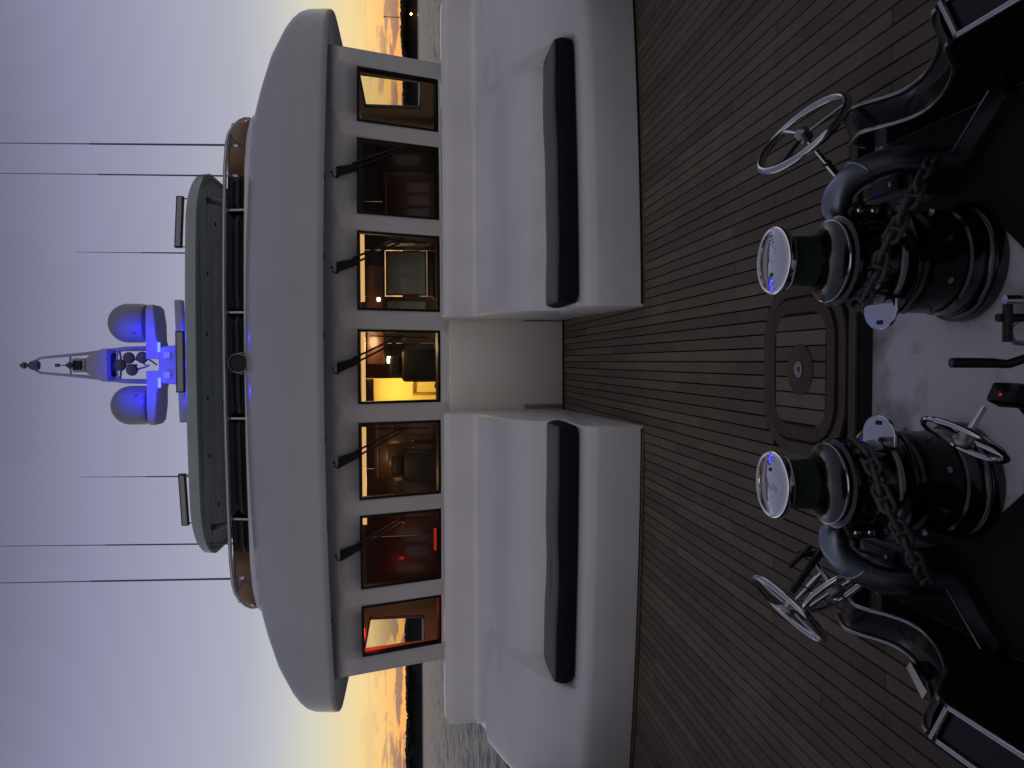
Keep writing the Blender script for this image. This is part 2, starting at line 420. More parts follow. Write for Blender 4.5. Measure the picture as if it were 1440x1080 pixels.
# ------------------------------------------------------------------ hull, deck
def hullx(y):
    pts = [(-2.6, .05), (-1.5, .95), (0, 1.62), (1.5, 2.12), (3.5, 2.82), (5.5, 3.5), (8, 4.2), (10, 4.42), (22, 4.5)]
    for (a, xa), (b, xb) in zip(pts, pts[1:]):
        if y <= b: return xa + (xb - xa) * (y - a) / (b - a)
    return 4.5
ys = [-2.6, -2.2, -1.5, -.75, 0, .75, 1.5, 2.5, 3.5, 4.5, 5.5, 6.5, 8, 10, 14, 18, 22]
def bulz(y): return 1.18 if y < 0 else max(.74, 1.18 - .08 * y)
rows = [[(s_ * hullx(y) * k, y, z) for y in ys] for s_ in (1,) for k, z in ((.62, SEA_Z - .5), (.93, -1.2), (1.0, -.06))]
hull = MB()
for s_ in (-1, 1):
    hull.grid([[(s_ * (hullx(y) + .02) * k, y, z) for y in ys] for k, z in ((.62, SEA_Z - .5), (.93, -1.2), (1.0, -.06))])
struct('hull', hull, 'paint_white')
for s_, nm, lb in ((-1, 'bulwark', 'dark bulwark wall along the deck edge left of the benches'), (1, 'bulwark', 'dark bulwark wall along the deck edge right of the benches')):
    bw = thing(nm, lb, 'bulwark', (s_ * 1.62, 0, 0), 'bulwarks at the deck edge')
    w = MB(); w.grid([[(s_ * (hullx(y) - i_), y, z if z < .5 else bulz(y)) for y in ys] for i_, z in ((0, -.06), (-.03, 1), (.09, 1), (.06, -.06))])
    part('wall', w, 'hull_dark', bw)
    c = MB(); c.grid([[(s_ * (hullx(y) - i_), y, bulz(y) + dz) for y in ys] for i_, dz in ((-.06, .002), (-.06, .04), (.12, .04), (.12, .002))])
    part('cap_rail', c, 'teak_dark', bw)

# deck base (black caulking shows in the seams) with the sunken windlass well
WELL_X, WELL_Y = 1.0, 2.83
def quad(mb, x0, x1, y0, y1, z): mb.add([(x0, y0, z), (x1, y0, z), (x1, y1, z), (x0, y1, z)], [(0, 1, 2, 3)])
deck = MB()
yy = [-2.6, -1.5, 0, 1.5, WELL_Y]
for a, b in zip(yy, yy[1:]):
    for s_ in (-1, 1):
        xa, xb = max(hullx(a), .06), hullx(b)
        if xb > WELL_X:
            deck.add([(s_ * WELL_X, a, -.012), (s_ * max(xa, WELL_X), a, -.012), (s_ * xb, b, -.012), (s_ * WELL_X, b, -.012)], [(0, 1, 2, 3)])
yy = [WELL_Y, 3.5, 5.5, 8, 10, 14, 22]
for a, b in zip(yy, yy[1:]): deck.add([(-hullx(a), a, -.012), (hullx(a), a, -.012), (hullx(b), b, -.012), (-hullx(b), b, -.012)], [(0, 1, 2, 3)])
deck_o = struct('foredeck', deck, 'caulk', smooth=False)

# planks: one shared chamfered board, scaled per plank
pb = MB().box((0, 0, 0), (1, 1, 1))
pm_v = []; c1, c2 = .485, .4992
pmb = MB()
pmb.add([(-.5, -.5, -.5), (.5, -.5, -.5), (.5, .5, -.5), (-.5, .5, -.5), (-.5, -.5, .38), (.5, -.5, .38), (.5, .5, .38), (-.5, .5, .38),
         (-.47, -.499, .5), (.47, -.499, .5), (.47, .499, .5), (-.47, .499, .5)],
        [(0, 1, 5, 4), (1, 2, 6, 5), (2, 3, 7, 6), (3, 0, 4, 7), (4, 5, 9, 8), (5, 6, 10, 9), (6, 7, 11, 10), (7, 4, 8, 11), (8, 9, 10, 11), (3, 2, 1, 0)])
plank_me = to_mesh('plank', pmb, 'teak', smooth=False)
PW, GAP = .0668, .0074
def plank(x, y0, y1, w=PW - GAP):
    if y1 - y0 < .03: return
    o = bpy.data.objects.new('plank', plank_me); COL.objects.link(o); o.parent = deck_o
    o.location = (x, (y0 + y1) / 2, -.0060 + random.uniform(-.0008, .0008)); o.scale = (w, y1 - y0, .011)
def frontY(x): return 5.63 + .03 * x * x
HX, HY, HW, HR = 0.0, 3.235, .385, .25      # hatch opening: centre, half size, corner radius
def hatch_half(x):
    ax = abs(x - HX)
    if ax >= HW: return 0
    if ax <= HW - HR: return HW - .02
    return (HW - .02 - HR) + math.sqrt(max(HR * HR - (ax - (HW - HR)) ** 2, 0))
rp = random.Random(21)
butts = [3.05, 4.45, 6.1, 7.6]
ncol = 50
for i in range(-ncol, ncol + 1):
    x = (i) * PW
    ax = abs(x)
    if ax > 3.30: continue
    if ax < .56: y1 = 8.74
    else: y1 = frontY(x) - .052
    if ax < WELL_X - .01: y0 = WELL_Y + .036
    else: y0 = max(.9, (ax - 1.55) / .36 if ax > 1.9 else .9)
    if hullx(y0) < ax + .08: 
        while hullx(y0) < ax + .08: y0 += .05
    hh = hatch_half(x)
    segs = [(y0, y1)] if not hh else [(y0, HY - hh), (HY + hh, y1)]
    off = rp.choice((0, 1)) * .0 + (0 if i % 2 else .9) + rp.choice((0, 0, .45))
    cuts = [b + off - .45 for b in ([1.6] + butts)]
    for a, b in segs:
        if b - a < .05: continue
        cc = [a] + [c for c in cuts if a + .35 < c < b - .35] + [b]
        for p, q in zip(cc, cc[1:]): plank(x, p + .0015, q - .0015)
# margin boards: along the bench fronts, along the well edge
def strip(pts_in, pts_out, z, mname, nm, parent):
    n = len(pts_in)
    mb = MB(); mb.grid([[(x, y, z) for x, y in pts_in], [(x, y, z) for x, y in pts_out]]); 
    o = part(nm, mb, mname, parent, smooth=False); s = o.modifiers.new('t', 'SOLIDIFY'); s.thickness = .011; s.offset = -1; return o
for s_ in (-1, 1):
    xs_ = [s_ * (.478 + 2.95 * k / 14) for k in range(15)]
    strip([(x, frontY(x) - .046) for x in xs_], [(x, frontY(x) - .004) for x in xs_], 0.0, 'teak', 'margin_board', deck_o)
strip([(-.99, WELL_Y - .018), (.99, WELL_Y - .018)], [(-.99, WELL_Y + .030), (.99, WELL_Y + .030)], 0.0, 'teak_dark', 'margin_board', deck_o)

# windlass well
well = MB(); quad(well, -WELL_X, WELL_X, -1.4, WELL_Y, -.07)
struct('windlass_well', well, 'well_floor', smooth=False)
wl_ = MB().box((0, WELL_Y + .004, -.044), (1.98, .052, .060)); 
for s_ in (-1, 1): wl_.box((s_ * (WELL_X - .01), .7, -.041), (.02, 4.2, .056))
struct('well_edge', wl_, 'black_paint', smooth=False)

# ------------------------------------------------------------------ deck hatch
def soft_prism(out_fn, z0, z1, ch):
    """rounded-edge slab from an outline function of an inset"""
    rows = [[(x, y, z0) for x, y in out_fn(0)], [(x, y, z1 - ch) for x, y in out_fn(0)], [(x, y, z1 - ch * .3) for x, y in out_fn(ch * .3)], [(x, y, z1) for x, y in out_fn(ch)]]
    mb = MB().grid(rows, closed=True); n = len(rows[0]); b = len(rows[0]) * 3
    mb.f.append(tuple(range(b, b + n))); return mb
hat = thing('deck_hatch', 'rounded square teak deck hatch with round centre latch between the windlasses', 'hatch', (HX, HY, 0))
rr0 = lambda d: rrect(HX, HY, 2 * HW - .012 - 2 * d, 2 * HW - .05 - 2 * d, HR - d)
def ringpart(nm, d0, d1, z0, z1, m):
    mb = MB().ring(rr0(d0), rr0(d1), z0, z1); return part(nm, mb, m, hat, sharp=30)
ringpart('outer_rim', 0, .052, -.01, .004, 'teak_dark')
ringpart('gasket', .053, .066, -.01, -.003, 'rubber')
lid = ringpart('lid_frame', .067, .128, -.01, .012, 'teak_dark')
ringpart('inner_seam', .129, .136, -.01, .004, 'rubber')
part('lid_base', MB().prism(rr0(.136), -.011, .003), 'caulk', hat, smooth=False)
W2 = HW - .006 - .138; H2 = HW - .025 - .138; r2 = HR - .138
npl = 7
for k in range(npl):
    xa = -W2 + 2 * W2 * k / npl + .003; xb = -W2 + 2 * W2 * (k + 1) / npl - .003
    e = max(abs(xa), abs(xb)); cut = 0
    if e > W2 - r2: cut = r2 - math.sqrt(max(r2 ** 2 - (e - (W2 - r2)) ** 2, 0)) 
    o = bpy.data.objects.new('plank', plank_me); COL.objects.link(o); o.parent = hat
    o.location = ((xa + xb) / 2, 0, .0045); o.scale = (xb - xa, 2 * H2 - .004, .012)
part('latch_pad', MB().lathe([(.0, .002), (.108, .002), (.112, .006), (.1125, .0145), (.109, .0165), (0, .0165)], (HX, HY - .01, 0), 40), 'teak_dark', hat)
lt = part('latch', MB().lathe([(.012, .016), (.034, .016), (.036, .021), (.030, .025), (.022, .0235), (.016, .019), (.012, .016)], (HX, HY - .01, 0), 32), 'steel_worn', hat)
part('latch_hole', MB().lathe([(0, .0165), (.0125, .0165), (.0125, .0178), (0, .0178)], (HX, HY - .01, 0), 20), 'black_paint', lt)

# ------------------------------------------------------------------ bench consoles (moulded white coachroof on both sides of the passage)
SEAT = [(5.63, -.012), (5.622, .18), (5.620, .335), (5.632, .385), (5.668, .425), (5.74, .448), (6.05, .452), (6.34, .452), (6.40, .475), (6.44, .55), (6.485, .69), (6.58, .775), (6.9, .885), (7.45, 1.0), (7.945, 1.076), (7.950, 1.100), (7.972, 1.119), (8.008, 1.117), (7.966, 1.34), (7.976, 1.385), (8.01, 1.415), (8.12, 1.425), (8.70, 1.405), (8.745, 1.38), (8.755, -.012)]
RAMP = list(SEAT)
RAMP[5:15] = [(5.76, .462), (5.92, .545), (6.10, .635), (6.26, .705), (6.42, .77), (6.66, .855), (6.95, .930), (7.40, 1.032), (7.50, 1.004), (7.945, 1.076)]
def console(s_):
    # inner end at |x|=.455 front .53 rear, outer end at 3.62
    def inner(y): return .45 + (y - 5.62) * .022
    st_ = []
    seat_lo, seat_hi = 0.0, 2.50
    for t in (0, .004, .02, .05, .12, .3, .6, 1.0, 1.4, 1.8, 2.05, 2.075, 2.09, 2.105, 2.12, 2.14, 2.16, 2.2, 2.45, 2.6, 2.75, 2.9, 3.15, 3.24, 3.285, 3.30):
        st_.append(t)
    rows = []
    for t in st_:
        w = 0 if t <= 2.075 else min((t - 2.075) / .085, 1); w = w * w * (3 - 2 * w)
        rd = 0
        if t < .05: rd = .022 * (1 - math.sqrt(max(1 - (1 - t / .05) ** 2, 0)))
        if t > 3.15: rd = .05 * (1 - math.sqrt(max(1 - ((t - 3.15) / .15) ** 2, 0)))
        row = []
        for k, ((ya, za), (yb, zb)) in enumerate(zip(SEAT, RAMP)):
            y = ya + (yb - ya) * w; z = za + (zb - za) * w
            x = inner(y) + t
            cur = .03 * x * x * max(0, min(1, (8.3 - y) / 2.2)) + .012 * x * x * (1 if 6.2 < y < 8.2 else 0) * 0
            yy_ = y + cur
            if k < 24: 
                if k < 5: yy_ += rd
                elif k > 17: z -= rd * .9; yy_ += rd * (.4 if k < 20 else -.4)
                else: z -= rd
            row.append((s_ * x, yy_, z))
        rows.append(row)
    mb = MB().grid(rows)
    n = len(SEAT)
    mb.f.append(tuple(range(n))); L = len(rows) - 1; mb.f.append(tuple(L * n + k for k in range(n))[::-1])
    return mb
for s_, side in ((-1, 'left'), (1, 'right')):
    lab = 'white moulded bench and sloping coachroof ' + ('left of the central passage, closest to the red-lit windows' if s_ < 0 else 'right of the central passage')
    cs = thing('bench_console', lab, 'bench', (s_ * 2.0, 7.0, 0), 'moulded benches facing the bow')
    part('moulding', console(s_), 'gelcoat', cs, sharp=32)
    xs_ = [s_ * (.47 + 2.95 * k / 14) for k in range(15)]
    mbk = MB().grid([[(x, frontY(x) - .006, .0) for x in xs_], [(x, frontY(x) - .006, .018) for x in xs_], [(x, frontY(x) + .01, .018) for x in xs_]])
    part('base_seal', mbk, 'rubber', cs, smooth=False)
# cushions
def cushion(s_, x0, x1, lab):
    zb, zt = .458, .612
    cu = thing('seat_cushion', lab, 'cushion', (s_ * (x0 + x1) / 2, 6.1, zb), 'bench cushions')
    nx = 34; L = x1 - x0
    def yfr(x): return 5.775 + .03 * x * x
    def depth(x): 
        return .60
    def sag(t): return .004 * math.sin(t * math.pi * 3 + s_) + .003 * math.sin(t * 17 + 1) 
    # side band (navy) as a closed loop with rounded vertical corners, top panel (grey) crowned
    out = []
    for (cx_, cy_, a0) in ((1, 1, 0), (0, 1, 90), (0, 0, 180), (1, 0, 270)):
        for k in range(7):
            a = R(a0 + 15 * k); rr_ = .07
            px = (x1 - rr_ if cx_ else x0 + rr_) + rr_ * math.cos(a); py = (.60 - rr_ if cy_ else rr_) + rr_ * math.sin(a)
            out.append((px, py))
        nxt = {0: (-1, 0), 90: None, 180: (1, 0), 270: None}[a0]
        if nxt:
            xs2 = [x1 - .07 - (L - .14) * k / 24 for k in range(1, 24)]
            if a0 == 180: xs2 = xs2[::-1]
            for x in xs2: out.append((x, .60 if a0 == 0 else 0.0))
    def pt(x, d, z):
        t = (x - x0) / L
        zo = sag(t) * max(0, (z - zb) / (zt - zb)) + (.055 * max(0, (t - .86) / .14) ** 2 * (d / .6)) * 0
        return (s_ * x, yfr(x) + d, z + zo)
    cxm = (x0 + x1) / 2
    def inset(i):
        o2 = []
        for x, d in out:
            kx = (L / 2 - i) / (L / 2); kd = (.3 - i) / .3
            o2.append((cxm + (x - cxm) * kx, .3 + (d - .3) * kd))
        return o2
    band = [[pt(x, d, z) for x, d in inset(i)] for i, z in ((.03, zb), (.008, zb + .012), (-.004, zb + .06), (-.004, zt - .055), (.006, zt - .018), (.016, zt - .006))]
    part('side_band', MB().grid(band, closed=True), 'cushion_navy', cu, sharp=60)
    tp = [[pt(x, d, z) for x, d in inset(i)] for i, z in ((.0155, zt - .007), (.028, zt + .001), (.06, zt + .007), (.14, zt + .012), (.26, zt + .013))]
    mb = MB().grid(tp, closed=True); n = len(out); b = n * 4
    h = n
    # close the centre strip
    mb.f.append(tuple(range(b, b + n)))
    part('top_panel', mb, 'cushion_top', cu, sharp=60)
    loop = [pt(x, d, zt - .006) for x, d in inset(.013)]
    part('piping', MB().tube(loop, .005, 6, closed=True), 'cushion_piping', cu)
cushion(-1, .455, 2.55, 'long navy and grey bench cushion on the bench left of the passage')
cushion(1, .485, 2.58, 'long navy and grey bench cushion on the bench right of the passage')
# bulkhead at the end of the passage
bh = thing('bulkhead_gate', 'plain cream bulkhead panel closing the passage between the two benches', 'gate', (0, 8.80, 0))
part('panel', MB().box((0, 8.83, .655), (1.16, .10, 1.33), ch=.012), 'gelcoat_cream', bh)
part('sill_seal', MB().box((0, 8.771, .004), (1.04, .02, .022)), 'rubber', bh, smooth=False)
part('shade_strip', MB().box((-.482, 8.775, .24), (.05, .012, .44), ch=.003), 'shade_grey', bh)  # grey strip painting in the shade at the panel's left corner
part('shade_strip', MB().box((.505, 8.777, .24), (.010, .008, .44), ch=.002), 'rubber', bh)  # thin dark strip painting in the shadow gap at the right corner

# ------------------------------------------------------------------ wheelhouse
RK = .347
def WY(x, z, inn=0.0): return 9.90 - (z - 1.40) * RK + .024 * x * x + inn
wins = [(-3.60, -2.965), (-2.755, -1.845), (-1.65, -.705), (-.475, .435), (.67, 1.63), (1.835, 2.75), (2.945, 3.605)]
def fx(x): return x * (1 + .024 * x * x / 9.9)
wins = [(fx(a), fx(b)) for a, b in wins]
ZB, ZT = 1.402, 2.412
WX = 3.93
wh = thing('wheelhouse', 'white wheelhouse with seven forward raked windows under the big visor', 'wheelhouse', (0, 11.5, .5))
wall = MB()
brk = [-WX] + [v for p in wins for v in p] + [WX]
zr = [.45, ZB, ZT, 2.80]
for i, (a, b) in enumerate(zip(brk, brk[1:])):
    isw = i % 2 == 1
    n = 6
    for j, (z0, z1) in enumerate(zip(zr, zr[1:])):
        if isw and j == 1: continue
        xs_ = [a + (b - a) * k / n for k in range(n + 1)]
        wall.grid([[(x, WY(x, z0), z0) for x in xs_], [(x, WY(x, z1), z1) for x in xs_]])
bm = bmesh.new(); me0 = bpy.data.meshes.new('w'); me0.from_pydata(wall.v, [], wall.f); bm.from_mesh(me0); bmesh.ops.remove_doubles(bm, verts=bm.verts[:], dist=.0005)
bm.verts.index_update(); wall2 = MB(); wall2.add([v.co.copy() for v in bm.verts], [[v.index for v in f.verts] for f in bm.faces]); bm.free()
fw = part('front_wall', wall2, 'gelcoat', wh, sharp=30)
sm = fw.modifiers.new('t', 'SOLIDIFY'); sm.thickness = .07; sm.offset = 0
# side walls with one window each
for s_ in (-1, 1):
    ya, yb_, za, zb_ = (10.92, 12.0, 1.60, 2.44)
    sw = MB(); X = s_ * WX
    yf = lambda z: WY(WX, z) - .005
    sw.add([(X, yf(.45), .45), (X, 15.5, .45), (X, 15.5, za), (X, yf(za), za)], [(0, 1, 2, 3)])
    sw.add([(X, yf(zb_), zb_), (X, 15.5, zb_), (X, 15.5, 2.8), (X, yf(2.8), 2.8)], [(0, 1, 2, 3)])
    sw.add([(X, yf(za), za), (X, ya - .05, za), (X, ya - .26, zb_), (X, yf(zb_), zb_)], [(0, 1, 2, 3)])
    sw.add([(X, yb_, za), (X, 15.5, za), (X, 15.5, zb_), (X, yb_, zb_)], [(0, 1, 2, 3)])
    o = part('side_wall', sw, 'gelcoat', wh, smooth=False); q = o.modifiers.new('t', 'SOLIDIFY'); q.thickness = .06; q.offset = 0
    fr = part('side_window', MB().tube([(X, ya - .05, za), (X, yb_, za), (X, yb_, zb_), (X, ya - .26, zb_)], .028, 6, closed=True), 'wood_mahogany', wh)
    part('pane', MB().add([(X, ya - .05, za), (X, yb_, za), (X, yb_, zb_), (X, ya - .26, zb_)], [(0, 1, 2, 3)]), 'glass', fr, smooth=False)
# front windows
for a, b in wins:
    n = 6
    def P(x, z, d): return (x, WY(x, z) + d * .945, z + d * .3)
    t = .030
    fo = MB()
    for d0 in (0,):
        xo = [a + (b - a) * k / n for k in range(n + 1)]
        outer = [P(x, ZB, -.036) for x in xo] + [P(x, ZT, -.036) for x in xo[::-1]]
        xi = [a + t + (b - a - 2 * t) * k / n for k in range(n + 1)]
        inner = [P(x, ZB + t, -.036) for x in xi] + [P(x, ZT - t, -.036) for x in xi[::-1]]
        ob = [P(x, ZB, .05) for x in xo] + [P(x, ZT, .05) for x in xo[::-1]]
        ib = [P(x, ZB + t, .05) for x in xi] + [P(x, ZT - t, .05) for x in xi[::-1]]
        # slightly proud gasket
        fo.grid([ob, [(p[0], p[1] - .006, p[2] - .002) for p in outer], [(p[0], p[1] - .006, p[2] - .002) for p in inner], ib], closed=True)
    wf = part('window', fo, 'window_frame', wh, sharp=30)
    xi = [a + .01 + (b - a - .02) * k / n for k in range(n + 1)]
    part('pane', MB().grid([[P(x, ZB + .01, -.012) for x in xi], [P(x, ZT - .01, -.012) for x in xi]]), 'glass', wf)
# wipers on the five middle windows: motor housing, twin arms, blade
jx = [1.845 + .76, .67 + .92, -.475 + .86, -1.65 + .88, -2.755 + .83][::-1]
for k, (a, b) in enumerate(wins[1:6]):
    J = b - .09; H = J - .36
    def Q(x, z, d): return Vector((x, WY(x, z) - d, z - d * .33))
    hz = 2.545
    wp = part('wiper', MB().add([Q(H - .085, hz + .11, .035), Q(H + .05, hz + .11, .035), Q(H + .115, hz - .13, .035), Q(H + .03, hz - .15, .035),
                                 Q(H - .07, hz + .10, .12), Q(H + .04, hz + .10, .12), Q(H + .10, hz - .12, .10), Q(H + .04, hz - .135, .10)],
                                [(0, 1, 2, 3), (7, 6, 5, 4), (0, 4, 5, 1), (1, 5, 6, 2), (2, 6, 7, 3), (3, 7, 4, 0)]), 'black_paint', wh, bevel=.008)
    ar = MB(); zj = 1.905
    ar.tube([Q(H + .04, hz - .09, .085), Q(J - .035, zj + .01, .075)], .014, 6); ar.tube([Q(H + .10, hz - .07, .085), Q(J + .005, zj + .03, .075)], .014, 6)
    part('arm', ar, 'black_paint', wp)
    bl = MB(); bl.box(Q(J, zj, .06), (.05, .03, .06), ch=.006)
    bl.tube([Q(J + .012, zj + .36, .05), Q(J + .004, zj, .052), Q(J - .004, zj - .33, .05)], .008, 6)
    part('blade', bl, 'rubber', wp)
    hk = MB().tube([Q(H - .05, hz + .06, .03), Q(H - .09, hz + .10, .05), Q(H - .075, hz + .14, .045), Q(H - .05, hz + .15, .03)], .007, 6)
    part('hose', hk, 'rubber', wp)
    part('washer_nozzle', MB().lathe([(0, 0), (.014, 0), (.014, .02), (0, .03)], Q(H - .02, hz + .155, .03), 10, axis=(0, -1, 0)), 'black_paint', wh)

# visor / wheelhouse roof
def visor_outline(ix, iy):
    """half plan curve mirrored; ix, iy = inset of the sides and of the front"""
    hw = 4.64 - ix; o = []
    n = 40
    yb_ = 16.0
    pts = []
    for k in range(n + 1):
        x = (hw - .8) * k / (n + 1)
        pts.append((x, 8.76 + iy + .052 * x * x * (1 + .0 * ix)))
    # round the corner
    rc = .8
    out = list(pts)
    x0, y0 = hw - rc, 8.76 + iy + .052 * (hw - rc) ** 2
    y1 = 8.76 + iy + .052 * hw * hw + rc * 1.1
    for k in range(1, 9):
        t = k / 8; a = (1 - t) ** 2; b = 2 * t * (1 - t); c = t * t
        out.append((a * x0 + b * (hw - .01) + c * hw, a * y0 + b * (y0 + .30) + c * y1))
    for y in (y1 + .5, y1 + 1.5, 13.0, yb_): out.append((hw, y))
    return out
def full(o): return [(-x, y) for x, y in o[::-1] if x > 1e-6] + o
rings = [(.35, .35, 2.775), (.03, .03, 2.74), (.0, .0, 2.712 + .008), (-.012, -.012, 2.735), (-.015, -.015, 2.80), (.0, .0, 3.02), (.03, .03, 3.12), (.09, .08, 3.20), (.20, .17, 3.30), (.48, .36, 3.47), (.82, .62, 3.62), (1.06, .90, 3.735), (1.20, 1.14, 3.80), (1.5, 1.6, 3.81)]
vis = thing('wheelhouse_roof', 'big rounded white visor roof overhanging the wheelhouse windows', 'roof', (0, 11, 2.7))
mb = MB().grid([[(x, y, z) for x, y in full(visor_outline(ix, iy))] for ix, iy, z in rings])
part('visor', mb, 'visor_paint', vis, sharp=50)
so_ = full(visor_outline(.34, .34)); n = len(so_)
part('soffit', MB().add([(x, y, 2.774) for x, y in so_], [tuple(range(n))]), 'gelcoat', vis, smooth=False)
to_ = full(visor_outline(1.49, 1.59)); n = len(to_)
part('fly_deck', MB().add([(x, y, 3.80) for x, y in to_], [tuple(range(n))]), 'gelcoat', vis, smooth=False)
for x in (-3.1, -1.9, -.85, .35, 1.25, 2.2): part('soffit_light', MB().lathe([(0, 0), (.03, 0), (.034, .012), (0, .014)], (x, 8.98 + .052 * x * x, 2.735), 14), 'black_paint', vis)

# flybridge coaming, windscreen, rail
def fly_outline(d, hw=3.40, yf=10.02, yb_=13.6, rc=.85, up=0.0):
    pts = []
    n = 24
    h = hw - d
    for k in range(n + 1):
        x = (h - rc) * k / n; pts.append((x, yf + d + .026 * x * x))
    x0, y0 = pts[-1]
    for k in range(1, 9):
        a = R(90 * k / 8); pts.append((x0 + rc * math.sin(a), y0 + .04 + rc * (1 - math.cos(a))))
    pts.append((h, yb_))
    return full(pts)
fb = thing('flybridge_windscreen', 'low dark flybridge windscreen with stainless top rail and tan side panels above the visor', 'windscreen', (0, 10.1, 3.79))
o1 = fly_outline(0); o2 = fly_outline(.06)
cw = MB().grid([[(x, y, 3.74) for x, y in fly_outline(-.05)], [(x, y, 3.83) for x, y in fly_outline(-.01)], [(x, y, 3.845) for x, y in fly_outline(.02)], [(x, y, 3.845) for x, y in fly_outline(.10)], [(x, y, 3.70) for x, y in fly_outline(.12)]])
part('coaming', cw, 'gelcoat', fb, sharp=50)
def flyf(x): return 10.06 + .026 * x * x
px = [-2.42, -1.97, -.67, .67, 1.97, 2.42]
for a, b in zip(px, px[1:]):
    n = 5; xs_ = [a + .018 + (b - a - .036) * k / n for k in range(n + 1)]
    o = part('screen_panel', MB().grid([[(x, flyf(x), 3.85) for x in xs_], [(x, flyf(x) + .05, 4.065) for x in xs_]]), 'windscreen_dark', fb)
    q = o.modifiers.new('t', 'SOLIDIFY'); q.thickness = .012
for x in px[1:-1]:
    part('post', MB().tube([(x, flyf(x) - .008, 3.84), (x, flyf(x) + .045, 4.075)], .018, 8), 'steel_rail', fb)
for s_ in (-1, 1):
    part('post', MB().tube([(s_ * 2.72, flyf(2.72), 3.84), (s_ * 2.95, flyf(2.95) + .05, 4.05)], .012, 8), 'antenna_dark', fb)
rail = []
pts = fly_outline(.03)
core = [(x, y) for x, y in pts if y < 10.95]
xm = core[-1][0]
rail = [(-xm - .02, core[0][1] + .35, 3.86), (-xm - .01, core[0][1] + .12, 3.97)] + [(x, y, 4.085 - .10 * max(0, (abs(x) - 2.85) / .4) ** 2) for x, y in core] + [(xm + .01, core[-1][1] + .12, 3.97), (xm + .02, core[-1][1] + .35, 3.86)]
part('top_rail', MB().tube(rail, .024, 10), 'steel_rail', fb)
for s_ in (-1, 1):
    X = s_ * 3.35
    cp = MB()
    prof = [(10.98, 3.93, 4.03), (11.05, 3.945, 4.12), (11.2, 3.97, 4.18), (11.6, 4.04, 4.30), (12.6, 4.20, 4.56), (13.5, 4.34, 4.78), (15.2, 4.62, 5.16)]
    cp.grid([[(X, y, z0) for y, z0, z1 in prof], [(X - s_ * .02, y, (z0 + z1) / 2) for y, z0, z1 in prof], [(X, y, z1) for y, z0, z1 in prof]])
    o = part('side_panel', cp, 'canvas_tan', fb, label='tan canvas side panel of the flybridge'); q = o.modifiers.new('t', 'SOLIDIFY'); q.thickness = .03
    part('side_rail', MB().tube([(X, y, z1 + .02) for y, z0, z1 in prof[2:]], .02, 8), 'steel_rail', fb)
# flybridge helm: dark block behind the screen
fc = thing('flybridge_console', 'dark helm console in shadow under the hardtop behind the flybridge windscreen', 'console', (0, 11.6, 3.8))
mb = MB(); mb.prism([(-2.5, 11.2), (2.5, 11.2), (2.7, 11.6), (2.7, 12.2), (-2.7, 12.2), (-2.7, 11.6)], 3.81, 4.30)
part('body', mb, 'dash_black', fc, bevel=.05)
part('dash', MB().prism([(-1.6, 11.5), (1.6, 11.5), (1.6, 12.1), (-1.6, 12.1)], 4.30, 4.36), 'dash_black', fc, bevel=.02)

# searchlight on the roof centre line
sg = thing('searchlight', 'small round chrome searchlight on the visor centre line', 'searchlight', (.03, 9.72, 3.66))
part('base', MB().lathe([(.07, 0), (.07, .02), (.03, .035), (.022, .10), (0, .10)], (.03, 9.78, 3.68), 20), 'chrome', sg)
hd = part('head', MB().lathe([(0, .12), (.06, .11), (.10, .07), (.118, 0), (.118, -.03), (.105, -.04), (.10, -.02), (0, -.02)], (.03, 9.74, 3.845), 28, axis=(0, 1, .06)), 'black_satin', sg)
part('bezel', MB().tube([(.03 + .114 * math.cos(a), 9.70, 3.845 + .114 * math.sin(a)) for a in [R(10 * k) for k in range(36)]], .005, 8, closed=True), 'steel_worn', hd)
part('yoke', MB().tube([(-.10, 9.76, 3.84), (-.10, 9.77, 3.77), (.0, 9.78, 3.73), (.06, 9.78, 3.73), (.16, 9.77, 3.77), (.16, 9.76, 3.84)], .010, 6), 'chrome', sg)

# hardtop over the flybridge
def ht_outline(d):
    h = 3.23 - d; pts = []
    for k in range(20): x = (h - 1.0) * k / 19; pts.append((x, 12.56 + d + .022 * x * x))
    x0, y0 = pts[-1]
    for k in range(1, 13): a = R(90 * k / 12); pts.append((x0 + 1.0 * math.sin(a), y0 + .10 * k / 12 + 1.0 * (1 - math.cos(a))))
    pts += [(h, 15.2), (h, 16.4)]
    f = full(pts); return f
ht = thing('hardtop', 'grey green hardtop roof with panelled underside below the blue mast', 'roof', (0, 14, 5.1))
top = MB().grid([[(x, y, z) for x, y in ht_outline(d)] for d, z in ((.10, 5.085), (.03, 5.09), (0, 5.115), (.01, 5.24), (.05, 5.285), (.14, 5.31))], closed=True)
nn = len(ht_outline(0)); top.f.append(tuple(range(5 * nn, 6 * nn)))
part('shell', top, 'paint_grey_green', ht, sharp=50)
un = ht_outline(.09)
part('liner_base', MB().add([(x, y, 5.10) for x, y in un], [tuple(range(len(un)))]), 'liner_panel', ht, smooth=False)
def inht(x, y): 
    lim = 3.1 if y > 13.75 else 2.1 + math.sqrt(max(0, 1.0 - (13.75 - y) ** 2))
    return abs(x) < lim
gx = [-2.9, -2.05, -1.0, 0, 1.0, 2.05, 2.9]; gy = [12.78, 13.55, 14.5, 15.5, 16.3]
for i, (a, b) in enumerate(zip(gx, gx[1:])):
    for c, d in zip(gy, gy[1:]):
        q0 = c + (.5 if abs(a + b) > 4.5 and c < 13 else 0)
        if d - q0 < .1: continue
        part('liner_tile', MB().box(((a + b) / 2, (q0 + d) / 2, 5.094), (b - a - .03, d - q0 - .03, .016), ch=.004), 'liner_panel', ht)
